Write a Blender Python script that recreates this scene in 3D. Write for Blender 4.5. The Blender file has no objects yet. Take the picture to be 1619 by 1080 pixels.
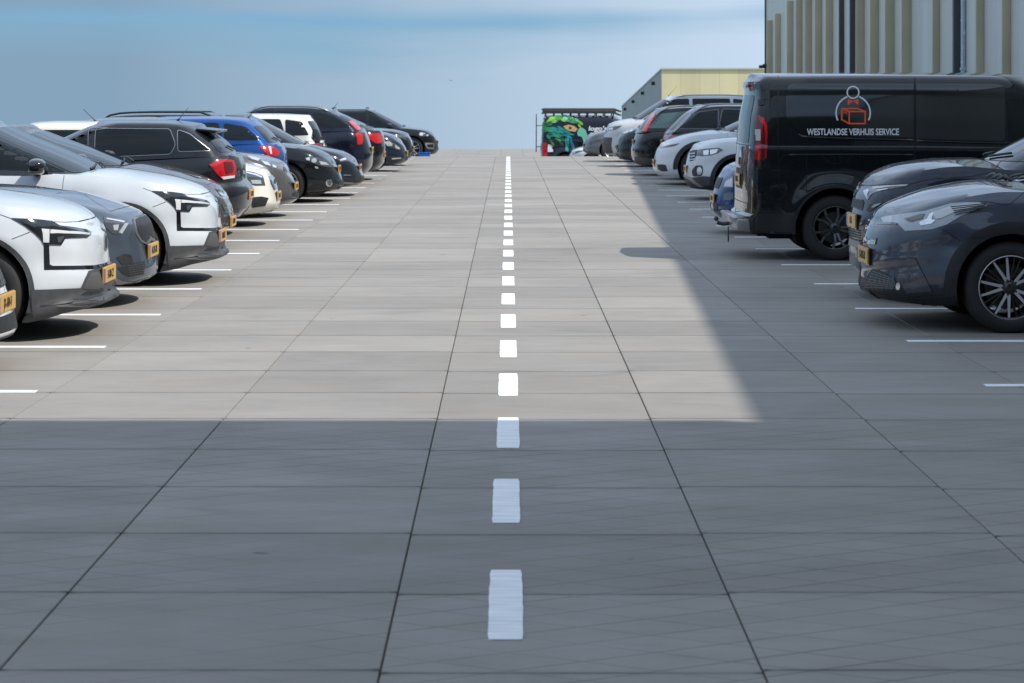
import bpy, bmesh, math, random
import numpy as np
from mathutils import Vector, Matrix
from mathutils.bvhtree import BVHTree

random.seed(7)
R = math.radians
SC = bpy.context.scene
COL = SC.collection

# ------------------------------------------------------------------ camera, sky, sun, exposure
CAM_H, FOC, VX, VY = 1.70, 3740.0, 803.6, 159.0          # eye height; focal length and vanishing point of the photo in its pixels
cam_d = bpy.data.cameras.new("camera")
cam = bpy.data.objects.new("camera", cam_d)
COL.objects.link(cam)
cam.location = (0, 0, CAM_H)
cam.rotation_euler = (R(90), 0, 0)
cam_d.sensor_width = 36.0
cam_d.lens = FOC / 1619 * 36.0
cam_d.shift_x = (809.5 - VX) / 1619
cam_d.shift_y = -(540 - VY) / 1619
cam_d.clip_start = 0.1
cam_d.clip_end = 5000
cam_d.dof.use_dof = True
cam_d.dof.focus_distance = 19.0
cam_d.dof.aperture_fstop = 8.0
SC.camera = cam

SUN = Vector((0.71, -0.25, 1.0)).normalized()            # towards the sun
sun_el = math.asin(SUN.z)
sun_rot = math.atan2(SUN.x, SUN.y)
sd = bpy.data.lights.new("sun", 'SUN')
sd.energy = 5.0
sd.angle = R(0.53)
sd.color = (1.0, 0.945, 0.87)
so = bpy.data.objects.new("sun", sd)
COL.objects.link(so)
so.rotation_euler = SUN.to_track_quat('Z', 'Y').to_euler()
so.location = (30, -20, 60)

world = bpy.data.worlds.new("World")
SC.world = world
world.use_nodes = True
SC.view_settings.view_transform = 'Standard'
SC.view_settings.look = 'None'
SC.view_settings.exposure = 0.0
SC.view_settings.gamma = 1.0
SC.view_settings.use_curve_mapping = False


def build_world():
    nt = world.node_tree
    nt.nodes.clear()
    N = nt.nodes.new
    L = nt.links.new
    out = N('ShaderNodeOutputWorld')
    bg = N('ShaderNodeBackground')
    bg.inputs['Strength'].default_value = 0.145
    sky = N('ShaderNodeTexSky')
    sky.sky_type = 'NISHITA'
    sky.sun_disc = False
    sky.sun_elevation = sun_el
    sky.sun_rotation = sun_rot
    sky.air_density = 1.0
    sky.dust_density = 1.2
    sky.ozone_density = 1.5
    tc = N('ShaderNodeTexCoord')
    # the deck climbs away from the viewer, so the true horizon lies a little below the deck's
    mp = N('ShaderNodeMapping')
    mp.inputs['Rotation'].default_value = (R(2.6), 0, 0)
    L(tc.outputs['Generated'], mp.inputs['Vector'])
    L(mp.outputs['Vector'], sky.inputs['Vector'])
    sep = N('ShaderNodeSeparateXYZ')
    L(mp.outputs['Vector'], sep.inputs['Vector'])
    # thin streaks of cloud: noise drawn out sideways
    m2 = N('ShaderNodeMapping')
    m2.inputs['Scale'].default_value = (3.2, 3.2, 46.0)
    m2.inputs['Location'].default_value = (1.3, 0.4, 2.2)
    m2.inputs['Rotation'].default_value = (0, R(1.2), 0)
    L(mp.outputs['Vector'], m2.inputs['Vector'])
    n1 = N('ShaderNodeTexNoise')
    n1.inputs['Scale'].default_value = 1.0
    n1.inputs['Detail'].default_value = 4.0
    n1.inputs['Roughness'].default_value = 0.45
    n1.inputs['Distortion'].default_value = 0.3
    L(m2.outputs['Vector'], n1.inputs['Vector'])
    # height in degrees, wobbled by the streaks
    asn = N('ShaderNodeMath'); asn.operation = 'ARCSINE'
    L(sep.outputs['Z'], asn.inputs[0])
    deg = N('ShaderNodeMath'); deg.operation = 'MULTIPLY'; deg.inputs[1].default_value = 57.2958
    L(asn.outputs[0], deg.inputs[0])
    wob = N('ShaderNodeMath'); wob.operation = 'MULTIPLY_ADD'
    L(n1.outputs['Fac'], wob.inputs[0]); wob.inputs[1].default_value = 1.5
    L(deg.outputs[0], wob.inputs[2])
    frac = N('ShaderNodeMapRange')
    frac.inputs['From Min'].default_value = 0.0
    frac.inputs['From Max'].default_value = 12.0
    L(wob.outputs[0], frac.inputs['Value'])
    ramp = N('ShaderNodeValToRGB')                        # cloud cover against height
    cr = ramp.color_ramp
    cr.elements[0].position = 0.0; cr.elements[0].color = (0.96,) * 3 + (1,)
    cr.elements[1].position = 1.0; cr.elements[1].color = (0.62,) * 3 + (1,)
    for p, v in ((0.30, 0.93), (0.34, 0.86), (0.375, 0.66), (0.402, 0.26), (0.417, 0.12), (0.435, 0.32), (0.465, 0.72), (0.56, 0.88), (0.72, 0.75)):
        e = cr.elements.new(p); e.color = (v,) * 3 + (1,)
    L(frac.outputs['Result'], ramp.inputs['Fac'])
    # second, finer veil
    m3 = N('ShaderNodeMapping')
    m3.inputs['Scale'].default_value = (6.0, 6.0, 120.0)
    m3.inputs['Rotation'].default_value = (0, R(0.8), 0)
    L(mp.outputs['Vector'], m3.inputs['Vector'])
    n2 = N('ShaderNodeTexNoise'); n2.inputs['Scale'].default_value = 1.0; n2.inputs['Detail'].default_value = 6.0
    L(m3.outputs['Vector'], n2.inputs['Vector'])
    veil = N('ShaderNodeMath'); veil.operation = 'MULTIPLY_ADD'
    L(n2.outputs['Fac'], veil.inputs[0]); veil.inputs[1].default_value = 0.62; veil.inputs[2].default_value = -0.33
    add = N('ShaderNodeMath'); add.operation = 'ADD'; add.use_clamp = True
    m4 = N('ShaderNodeMapping')
    m4.inputs['Scale'].default_value = (7.0, 7.0, 16.0)
    m4.inputs['Location'].default_value = (0.9, 3.1, 0.0)
    L(mp.outputs['Vector'], m4.inputs['Vector'])
    n4 = N('ShaderNodeTexNoise'); n4.inputs['Scale'].default_value = 1.0; n4.inputs['Detail'].default_value = 3.0
    L(m4.outputs['Vector'], n4.inputs['Vector'])
    patch = N('ShaderNodeMath'); patch.operation = 'MULTIPLY_ADD'
    L(n4.outputs['Fac'], patch.inputs[0]); patch.inputs[1].default_value = 1.7; patch.inputs[2].default_value = -0.62
    v2 = N('ShaderNodeMath'); v2.operation = 'ADD'
    L(veil.outputs[0], v2.inputs[0]); L(patch.outputs[0], v2.inputs[1])
    L(ramp.outputs['Color'], add.inputs[0]); L(v2.outputs[0], add.inputs[1])
    # clouds glow a little brighter towards the sunny side
    dot = N('ShaderNodeVectorMath'); dot.operation = 'DOT_PRODUCT'
    dot.inputs[1].default_value = (0.94, 0.34, 0.0)
    L(mp.outputs['Vector'], dot.inputs[0])
    cb = N('ShaderNodeMapRange')
    cb.inputs['From Min'].default_value = 0.18; cb.inputs['From Max'].default_value = 0.50
    cb.inputs['To Min'].default_value = 0.0; cb.inputs['To Max'].default_value = 1.0
    L(dot.outputs['Value'], cb.inputs['Value'])
    cc = N('ShaderNodeMixRGB')
    cc.inputs['Color1'].default_value = (1.66, 2.55, 3.48, 1)
    cc.inputs['Color2'].default_value = (4.5, 5.5, 6.6, 1)
    L(cb.outputs['Result'], cc.inputs['Fac'])
    # the cloud sheet overhead is thicker and brighter than the haze near the horizon
    hi = N('ShaderNodeMapRange')
    hi.inputs['From Min'].default_value = 6.0; hi.inputs['From Max'].default_value = 22.0
    hi.inputs['To Min'].default_value = 0.0; hi.inputs['To Max'].default_value = 1.0
    L(deg.outputs[0], hi.inputs['Value'])
    c3 = N('ShaderNodeMixRGB')
    c3.inputs['Color2'].default_value = (5.35, 6.5, 8.15, 1)
    L(hi.outputs['Result'], c3.inputs['Fac']); L(cc.outputs['Color'], c3.inputs['Color1'])
    cc = c3
    # the blue between the clouds: the sky itself, deepened
    blue = N('ShaderNodeMixRGB'); blue.blend_type = 'MULTIPLY'; blue.inputs['Fac'].default_value = 1.0
    blue.inputs['Color2'].default_value = (0.40, 0.64, 0.90, 1)
    L(sky.outputs['Color'], blue.inputs['Color1'])
    mx = N('ShaderNodeMixRGB')
    L(add.outputs[0], mx.inputs['Fac'])
    L(blue.outputs['Color'], mx.inputs['Color1'])
    L(cc.outputs['Color'], mx.inputs['Color2'])
    L(mx.outputs['Color'], bg.inputs['Color'])
    L(bg.outputs['Background'], out.inputs['Surface'])


build_world()

# ------------------------------------------------------------------ materials
MATS = {}


def mat(name, col, rough=0.5, metal=0.0, coat=0.0, spec=0.5, emit=None, noise=0.0, nscale=8.0, bump=0.0, bscale=60.0, coat_rough=0.03):
    if name in MATS:
        return MATS[name]
    m = bpy.data.materials.new(name)
    m.use_nodes = True
    nt = m.node_tree
    b = nt.nodes['Principled BSDF']
    b.inputs['Base Color'].default_value = (*col, 1)
    b.inputs['Roughness'].default_value = rough
    b.inputs['Metallic'].default_value = metal
    b.inputs['Specular IOR Level'].default_value = spec
    b.inputs['Coat Weight'].default_value = coat
    b.inputs['Coat Roughness'].default_value = coat_rough
    b.inputs['Coat IOR'].default_value = 1.44
    if noise or bump:
        tc = nt.nodes.new('ShaderNodeTexCoord')
    if noise:
        n = nt.nodes.new('ShaderNodeTexNoise'); n.inputs['Scale'].default_value = nscale; n.inputs['Detail'].default_value = 5
        nt.links.new(tc.outputs['Object'], n.inputs['Vector'])
        mr = nt.nodes.new('ShaderNodeMapRange')
        mr.inputs['From Min'].default_value = 0.3; mr.inputs['From Max'].default_value = 0.7
        mr.inputs['To Min'].default_value = 1 - noise; mr.inputs['To Max'].default_value = 1 + noise
        nt.links.new(n.outputs['Fac'], mr.inputs['Value'])
        mul = nt.nodes.new('ShaderNodeVectorMath'); mul.operation = 'SCALE'
        mul.inputs[0].default_value = col
        nt.links.new(mr.outputs['Result'], mul.inputs['Scale'])
        nt.links.new(mul.outputs['Vector'], b.inputs['Base Color'])
        r2 = nt.nodes.new('ShaderNodeMapRange')
        r2.inputs['From Min'].default_value = 0.3; r2.inputs['From Max'].default_value = 0.7
        r2.inputs['To Min'].default_value = max(0.0, rough - 0.06); r2.inputs['To Max'].default_value = min(1, rough + 0.08)
        nt.links.new(n.outputs['Fac'], r2.inputs['Value'])
        nt.links.new(r2.outputs['Result'], b.inputs['Roughness'])
    if bump:
        n = nt.nodes.new('ShaderNodeTexNoise'); n.inputs['Scale'].default_value = bscale; n.inputs['Detail'].default_value = 3
        nt.links.new(tc.outputs['Object'], n.inputs['Vector'])
        bp = nt.nodes.new('ShaderNodeBump'); bp.inputs['Strength'].default_value = bump; bp.inputs['Distance'].default_value = 0.01
        nt.links.new(n.outputs['Fac'], bp.inputs['Height'])
        nt.links.new(bp.outputs['Normal'], b.inputs['Normal'])
    if emit:
        b.inputs['Emission Color'].default_value = (*emit[0], 1)
        b.inputs['Emission Strength'].default_value = emit[1]
    MATS[name] = m
    return m


def paint(name, col, metal=0.0, rough=0.38):
    return mat('paint_' + name, col, rough=rough, metal=metal, coat=1.0, spec=0.06, noise=0.05, nscale=3.0)


GLASS = mat('tinted_glass', (0.007, 0.010, 0.012), rough=0.02, spec=0.32)
GLASS_WS = mat('windscreen_glass', (0.010, 0.017, 0.022), rough=0.02, spec=0.42)
BLACK = mat('black_plastic', (0.016, 0.017, 0.019), rough=0.5, noise=0.15, nscale=20)
CLADDARK = mat('dark_cladding', (0.014, 0.0155, 0.018), rough=0.5, noise=0.12, nscale=12)
CLAD = mat('grey_cladding', (0.055, 0.056, 0.06), rough=0.55, noise=0.12, nscale=12, bump=0.05, bscale=300)
GLOSSBLK = mat('gloss_black', (0.008, 0.009, 0.011), rough=0.08, coat=1.0)
DARK = mat('underbody_black', (0.006, 0.006, 0.006), rough=0.9)
GAP = mat('gap_black', (0.004, 0.004, 0.005), rough=0.8)
RUBBER = mat('tyre_rubber', (0.022, 0.021, 0.021), rough=0.75, noise=0.25, nscale=14, bump=0.15, bscale=120)
CHROME = mat('chrome', (0.75, 0.75, 0.76), rough=0.1, metal=1.0)
SATIN = mat('satin_silver', (0.33, 0.34, 0.35), rough=0.42, metal=0.9)
RIMSILVER = mat('rim_silver', (0.40, 0.41, 0.42), rough=0.3, metal=0.75)
RIMFACE = mat('rim_machined', (0.58, 0.585, 0.60), rough=0.35, metal=0.55)
RIMBLACK = mat('rim_black', (0.014, 0.014, 0.016), rough=0.25, coat=0.6)
DISC = mat('brake_disc', (0.10, 0.095, 0.09), rough=0.45, metal=0.8)
REDLENS = mat('red_lens', (0.42, 0.006, 0.010), rough=0.12, coat=1.0)
REDDARK = mat('dark_red_lens', (0.10, 0.004, 0.006), rough=0.1, coat=1.0)
LENS = mat('lamp_lens', (0.05, 0.055, 0.062), rough=0.05, spec=0.8, coat=1.0)
LAMPWHITE = mat('lamp_reflector', (0.70, 0.73, 0.76), rough=0.12, metal=0.6, coat=1.0)
LEDSTRIP = mat('light_strip', (0.55, 0.57, 0.58), rough=0.25, coat=1.0)
AMBER = mat('amber_lens', (0.7, 0.22, 0.02), rough=0.2, coat=0.5)
PLATE = mat('plate_yellow', (0.56, 0.31, 0.04), rough=0.35, coat=0.3)
PLATEBLUE = mat('plate_blue', (0.02, 0.04, 0.33), rough=0.35)
INK = mat('plate_ink', (0.012, 0.011, 0.010), rough=0.5)
WHITEVINYL = mat('white_vinyl', (0.74, 0.77, 0.80), rough=0.4)
ORANGEVINYL = mat('orange_vinyl', (0.85, 0.115, 0.03), rough=0.4)
BIRDGREY = mat('bird_feathers', (0.14, 0.16, 0.18), rough=0.8)


# ------------------------------------------------------------------ mesh helpers
def link(o, parent=None):
    COL.objects.link(o)
    if parent is not None:
        o.parent = parent
    return o


def sharpen(bm, ang=38):
    a = R(ang)
    for f in bm.faces:
        f.smooth = True
    for e in bm.edges:
        if len(e.link_faces) == 2:
            e.smooth = e.calc_face_angle(0.0) < a
        else:
            e.smooth = True


def bm_obj(name, bm, m, parent=None, smooth=38, loc=None):
    if smooth:
        sharpen(bm, smooth)
    me = bpy.data.meshes.new(name)
    bm.to_mesh(me)
    bm.free()
    for k in (m if isinstance(m, (list, tuple)) else [m]):
        me.materials.append(k)
    o = bpy.data.objects.new(name, me)
    if loc is not None:
        o.location = loc
    return link(o, parent)


def py_obj(name, verts, faces, m, parent=None, smooth=38, mi=None):
    me = bpy.data.meshes.new(name)
    me.from_pydata([tuple(v) for v in verts], [], faces)
    for k in (m if isinstance(m, (list, tuple)) else [m]):
        me.materials.append(k)
    if mi is not None:
        me.polygons.foreach_set('material_index', mi)
    bm = bmesh.new()
    bm.from_mesh(me)
    bmesh.ops.recalc_face_normals(bm, faces=bm.faces)
    if smooth:
        sharpen(bm, smooth)
    bm.to_mesh(me)
    bm.free()
    return link(bpy.data.objects.new(name, me), parent)


def empty(name, loc, rz=0.0):
    o = bpy.data.objects.new(name, None)
    o.empty_display_size = 0.3
    o.location = loc
    o.rotation_euler = (0, 0, rz)
    return link(o)


def tag(o, label, cat, group=None, kind=None):
    if label:
        o['label'] = label
    if cat:
        o['category'] = cat
    if group:
        o['group'] = group
    if kind:
        o['kind'] = kind
    return o


def add_box(bm, c, d, rot=None, bevel=0.0):
    g = bmesh.ops.create_cube(bm, size=1.0)
    vs = g['verts']
    bmesh.ops.scale(bm, vec=d, verts=vs)
    if bevel:
        es = list({e for v in vs for e in v.link_edges})
        r = bmesh.ops.bevel(bm, geom=es, offset=bevel, segments=2, affect='EDGES', profile=0.5)
        vs = list({v for f in r['faces'] for v in f.verts} | {v for v in vs if v.is_valid})
    if rot is not None:
        bmesh.ops.rotate(bm, cent=(0, 0, 0), matrix=rot, verts=vs)
    bmesh.ops.translate(bm, vec=c, verts=vs)
    return vs


def add_tube(bm, pts, r, n=8, caps=True):
    pts = [Vector(p) for p in pts]
    rings = []
    for i, p in enumerate(pts):
        t = (pts[min(i + 1, len(pts) - 1)] - pts[max(i - 1, 0)]).normalized()
        a = t.orthogonal().normalized() if abs(t.z) > 0.9 else t.cross(Vector((0, 0, 1))).normalized()
        b = t.cross(a)
        rr = r[i] if isinstance(r, (list, tuple)) else r
        rings.append([bm.verts.new(p + a * (rr * math.cos(2 * math.pi * k / n)) + b * (rr * math.sin(2 * math.pi * k / n))) for k in range(n)])
    for i in range(len(rings) - 1):
        for k in range(n):
            bm.faces.new((rings[i][k], rings[i][(k + 1) % n], rings[i + 1][(k + 1) % n], rings[i + 1][k]))
    if caps:
        bm.faces.new(rings[0][::-1])
        bm.faces.new(rings[-1])


def lathe_y(bm, prof, n=40, ang0=0.0, ang1=2 * math.pi):
    """prof: list of (radius, y); turned about the y axis"""
    full = abs(ang1 - ang0 - 2 * math.pi) < 1e-6
    cnt = n if full else n + 1
    rings = []
    for r, y in prof:
        rings.append([bm.verts.new((r * math.cos(ang0 + (ang1 - ang0) * k / n), y, r * math.sin(ang0 + (ang1 - ang0) * k / n))) for k in range(cnt)])
    for i in range(len(rings) - 1):
        for k in range(n):
            k2 = (k + 1) % cnt
            bm.faces.new((rings[i][k], rings[i][k2], rings[i + 1][k2], rings[i + 1][k]))
    return rings


def pchip(tab):
    xs = np.array([t[0] for t in tab], float)
    ys = np.array([t[1] for t in tab], float)
    h = np.diff(xs)
    d = np.diff(ys) / h
    m = np.zeros(len(xs))
    if len(xs) > 2:
        for i in range(1, len(xs) - 1):
            if d[i - 1] * d[i] > 0:
                w1 = 2 * h[i] + h[i - 1]
                w2 = h[i] + 2 * h[i - 1]
                m[i] = (w1 + w2) / (w1 / d[i - 1] + w2 / d[i])
    m[0], m[-1] = d[0], d[-1]

    def f(x):
        x = np.clip(np.asarray(x, float), xs[0], xs[-1])
        i = np.clip(np.searchsorted(xs, x) - 1, 0, len(h) - 1)
        t = (x - xs[i]) / h[i]
        return ((1 + 2 * t) * (1 - t) ** 2 * ys[i] + t * (1 - t) ** 2 * h[i] * m[i] + t * t * (3 - 2 * t) * ys[i + 1] + t * t * (t - 1) * h[i] * m[i + 1])
    return f


def text_mesh(body, size, extrude=0.002, sx=1.0, offset=0.0, shear=0.0, align='CENTER'):
    cu = bpy.data.curves.new('lettering', 'FONT')
    cu.body = body
    cu.size = size
    cu.extrude = extrude
    cu.offset = offset
    cu.shear = shear
    cu.align_x = align
    cu.align_y = 'CENTER'
    o = bpy.data.objects.new('lettering', cu)
    COL.objects.link(o)
    dg = bpy.context.evaluated_depsgraph_get()
    me = bpy.data.meshes.new_from_object(o.evaluated_get(dg))
    bpy.data.objects.remove(o)
    bpy.data.curves.remove(cu)
    for v in me.vertices:
        v.co.x *= sx
    return me


def round_poly(pts, r, seg=4):
    """round the corners of a polygon"""
    out = []
    n = len(pts)
    for i in range(n):
        p0, p1, p2 = (np.array(pts[(i + k) % n], float) for k in (-1, 0, 1))
        a, b = p0 - p1, p2 - p1
        la, lb = np.linalg.norm(a), np.linalg.norm(b)
        q = min(r, la * 0.45, lb * 0.45)
        s, e = p1 + a / la * q, p1 + b / lb * q
        for k in range(seg + 1):
            t = k / seg
            out.append(tuple((1 - t) ** 2 * s + 2 * t * (1 - t) * p1 + t * t * e))
    return out


def ellipse(cx, cy, rx, ry, n=20):
    return [(cx + rx * math.cos(2 * math.pi * k / n), cy + ry * math.sin(2 * math.pi * k / n)) for k in range(n)]


# ------------------------------------------------------------------ wheels (built once per style, shared by every car that has it)
WHEELS = {}


def wheel_meshes(style, r, w=0.20):
    key = (style, round(r, 3))
    if key in WHEELS:
        return WHEELS[key]
    rr = r * {'suv10': 0.70, 'van': 0.665, 'plain': 0.66, 'aero': 0.69, 'multi': 0.69}[style]
    h = w / 2
    bm = bmesh.new()
    lathe_y(bm, [(rr - 0.006, -h + 0.015), (rr + 0.004, -h), (rr + 0.03, -h - 0.006), (r * 0.90, -h - 0.004), (r * 0.965, -h + 0.012), (r * 0.992, -h + 0.03),
                 (r, -h + 0.05), (r, -0.036), (r - 0.007, -0.032), (r - 0.007, -0.024), (r, -0.02), (r, 0.02), (r - 0.007, 0.024), (r - 0.007, 0.032), (r, 0.036),
                 (r, h - 0.05), (r * 0.992, h - 0.03), (r * 0.965, h - 0.012), (r * 0.90, h + 0.004), (rr + 0.03, h + 0.006), (rr + 0.004, h), (rr - 0.006, h - 0.015)], 56)
    sharpen(bm, 30)
    tyre = bpy.data.meshes.new('tyre'); bm.to_mesh(tyre); bm.free(); tyre.materials.append(RUBBER)
    # hub, brake disc and barrel
    bm = bmesh.new()
    lathe_y(bm, [(0.0, 0.012), (0.07, 0.012), (0.07, -0.005), (rr * 0.72, -0.005), (rr * 0.72, -0.02), (0.0, -0.02)], 32)
    hub = bpy.data.meshes.new('brake_disc'); bm.to_mesh(hub); bm.free(); hub.materials.append(DISC)
    # rim: lip, barrel, spokes, cap
    bm = bmesh.new()
    y0 = h - 0.012
    lathe_y(bm, [(rr + 0.003, y0 + 0.008), (rr - 0.004, y0 + 0.012), (rr - 0.012, y0 + 0.006), (rr - 0.018, y0 - 0.02), (rr - 0.03, 0.0), (rr - 0.03, -h + 0.02)], 48)
    nlip = len(bm.faces)

    def spoke(a0, r0, w0, a1, r1, w1, dy0=0.0, dy1=0.0, depth=0.03):
        p0 = Vector((r0 * math.cos(a0), 0, r0 * math.sin(a0)))
        p1 = Vector((r1 * math.cos(a1), 0, r1 * math.sin(a1)))
        t = (p1 - p0).normalized()
        s = Vector((-t.z, 0, t.x))
        ya, yb = y0 - 0.022 + dy0, y0 - 0.004 + dy1
        vs = []
        for p, ww, yy in ((p0, w0, ya), (p1, w1, yb)):
            for sx, dy in ((-1, -depth), (-0.82, 0), (0.82, 0), (1, -depth)):
                vs.append(bm.verts.new(p + s * (sx * ww / 2) + Vector((0, yy + dy, 0))))
        for a, b in ((0, 1), (1, 2), (2, 3)):
            bm.faces.new((vs[a], vs[b], vs[b + 4], vs[a + 4]))
        bm.faces.new(vs[4:8]); bm.faces.new(vs[0:4][::-1])
        return bm.faces[-4] if False else None
    tau = 2 * math.pi
    if style == 'suv10':
        for k in range(5):
            a = tau * k / 5 + R(90)
            for sg in (-1, 1):
                spoke(a + sg * R(7), 0.045, 0.030, a + sg * R(13.5), rr - 0.008, 0.020)
                spoke(a + R(36) + sg * R(5), 0.055, 0.018, a + R(36) + sg * R(6), rr - 0.008, 0.012, -0.03, -0.03)
    elif style == 'van':
        for k in range(5):
            a = tau * k / 5 + R(54)
            for sg in (-1, 1):
                spoke(a + sg * R(14), 0.06, 0.032, a + sg * R(10), rr * 0.62, 0.026)
                spoke(a + sg * R(10), rr * 0.60, 0.026, a + sg * R(17), rr - 0.01, 0.034)
    elif style == 'multi':
        for k in range(9):
            a = tau * k / 9 + R(90)
            for sg in (-1, 1):
                spoke(a, 0.05, 0.022, a + sg * R(8), rr - 0.008, 0.017)
    elif style == 'aero':
        for k in range(5):
            a = tau * k / 5 + R(90)
            spoke(a, 0.04, 0.085, a, rr - 0.008, 0.125)
    else:
        for k in range(5):
            a = tau * k / 5 + R(90)
            for sg in (-1, 1):
                spoke(a + sg * R(10), 0.045, 0.026, a + sg * R(9), rr - 0.008, 0.030)
    ncap = len(bm.faces)
    lathe_y(bm, [(0.0, y0 - 0.006), (0.026, y0 - 0.008), (0.032, y0 - 0.014), (0.055, y0 - 0.022), (0.07, y0 - 0.05)], 24)
    for k in range(5):
        a = tau * k / 5 + R(18)
        bmesh.ops.create_uvsphere(bm, u_segments=8, v_segments=5, radius=0.009,
                                  matrix=Matrix.Translation((0.056 * math.cos(a), y0 - 0.022, 0.056 * math.sin(a))))
    bmesh.ops.recalc_face_normals(bm, faces=bm.faces)
    bm.faces.ensure_lookup_table()
    if style == 'suv10':                                   # machined faces on black
        for f in bm.faces:
            f.material_index = 1 if (abs(f.normal.y) > 0.85 and f.calc_center_median().y > y0 - 0.030 and math.hypot(f.calc_center_median().x, f.calc_center_median().z) > 0.075) else 0
    elif style == 'van':
        for f in bm.faces:
            f.material_index = 1 if (abs(f.normal.y) > 0.85 and 0.08 < math.hypot(f.calc_center_median().x, f.calc_center_median().z) < rr - 0.02 and f.calc_center_median().y > y0 - 0.03) else 0
    sharpen(bm, 30)
    rim = bpy.data.meshes.new('rim'); bm.to_mesh(rim); bm.free()
    if style == 'suv10':
        rim.materials.append(RIMBLACK); rim.materials.append(RIMFACE)
    elif style == 'van':
        rim.materials.append(RIMBLACK); rim.materials.append(mat('rim_gunmetal', (0.13, 0.135, 0.14), 0.22, metal=0.7))
    else:
        rim.materials.append(RIMSILVER)
    WHEELS[key] = (tyre, hub, rim)
    return WHEELS[key]


# ------------------------------------------------------------------ the car builder
WV = [(0, .90), (.05, .955), (.16, .985), (.36, 1.0), (.58, .99), (.72, 1.0), (.84, .988), (.93, .955), (1, .905)]


def superarc(Lf, W, n, cnt):
    a = np.linspace(0, math.pi / 2, 500)
    x = Lf * (1 - np.cos(a) ** (2 / n))
    y = W * np.sin(a) ** (2 / n)
    d = np.concatenate([[0], np.cumsum(np.hypot(np.diff(x), np.diff(y)))])
    t = np.linspace(0, d[-1], cnt + 1)
    return np.interp(t, d, x), np.interp(t, d, y)


def tri_grid(pts, res):
    bm = bmesh.new()
    vs = [bm.verts.new((p[0], p[1], 0)) for p in pts]
    f = bm.faces.new(vs)
    f.normal_update()
    bmesh.ops.triangulate(bm, faces=[f], ngon_method='EAR_CLIP')
    xs = [p[0] for p in pts]; ys = [p[1] for p in pts]
    rx, ry = res if isinstance(res, tuple) else (res, res)
    for lo, hi, ax, rr in ((min(xs), max(xs), 0, rx), (min(ys), max(ys), 1, ry)):
        n = max(1, int(round((hi - lo) / rr)))
        for k in range(1, n):
            c = lo + (hi - lo) * k / n
            co = [0, 0, 0]; co[ax] = c
            no = [0, 0, 0]; no[ax] = 1
            bmesh.ops.bisect_plane(bm, geom=bm.verts[:] + bm.edges[:] + bm.faces[:], plane_co=co, plane_no=no, dist=1e-6)
    bmesh.ops.remove_doubles(bm, verts=bm.verts, dist=1e-5)
    bm.verts.index_update()
    co = [(v.co.x, v.co.y) for v in bm.verts]
    fs = [[v.index for v in f.verts] for f in bm.faces]
    be = []
    for e in bm.edges:
        if len(e.link_faces) == 1:
            l = e.link_loops[0]
            be.append((l.vert.index, l.link_loop_next.vert.index))
    bm.free()
    return co, fs, be


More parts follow.
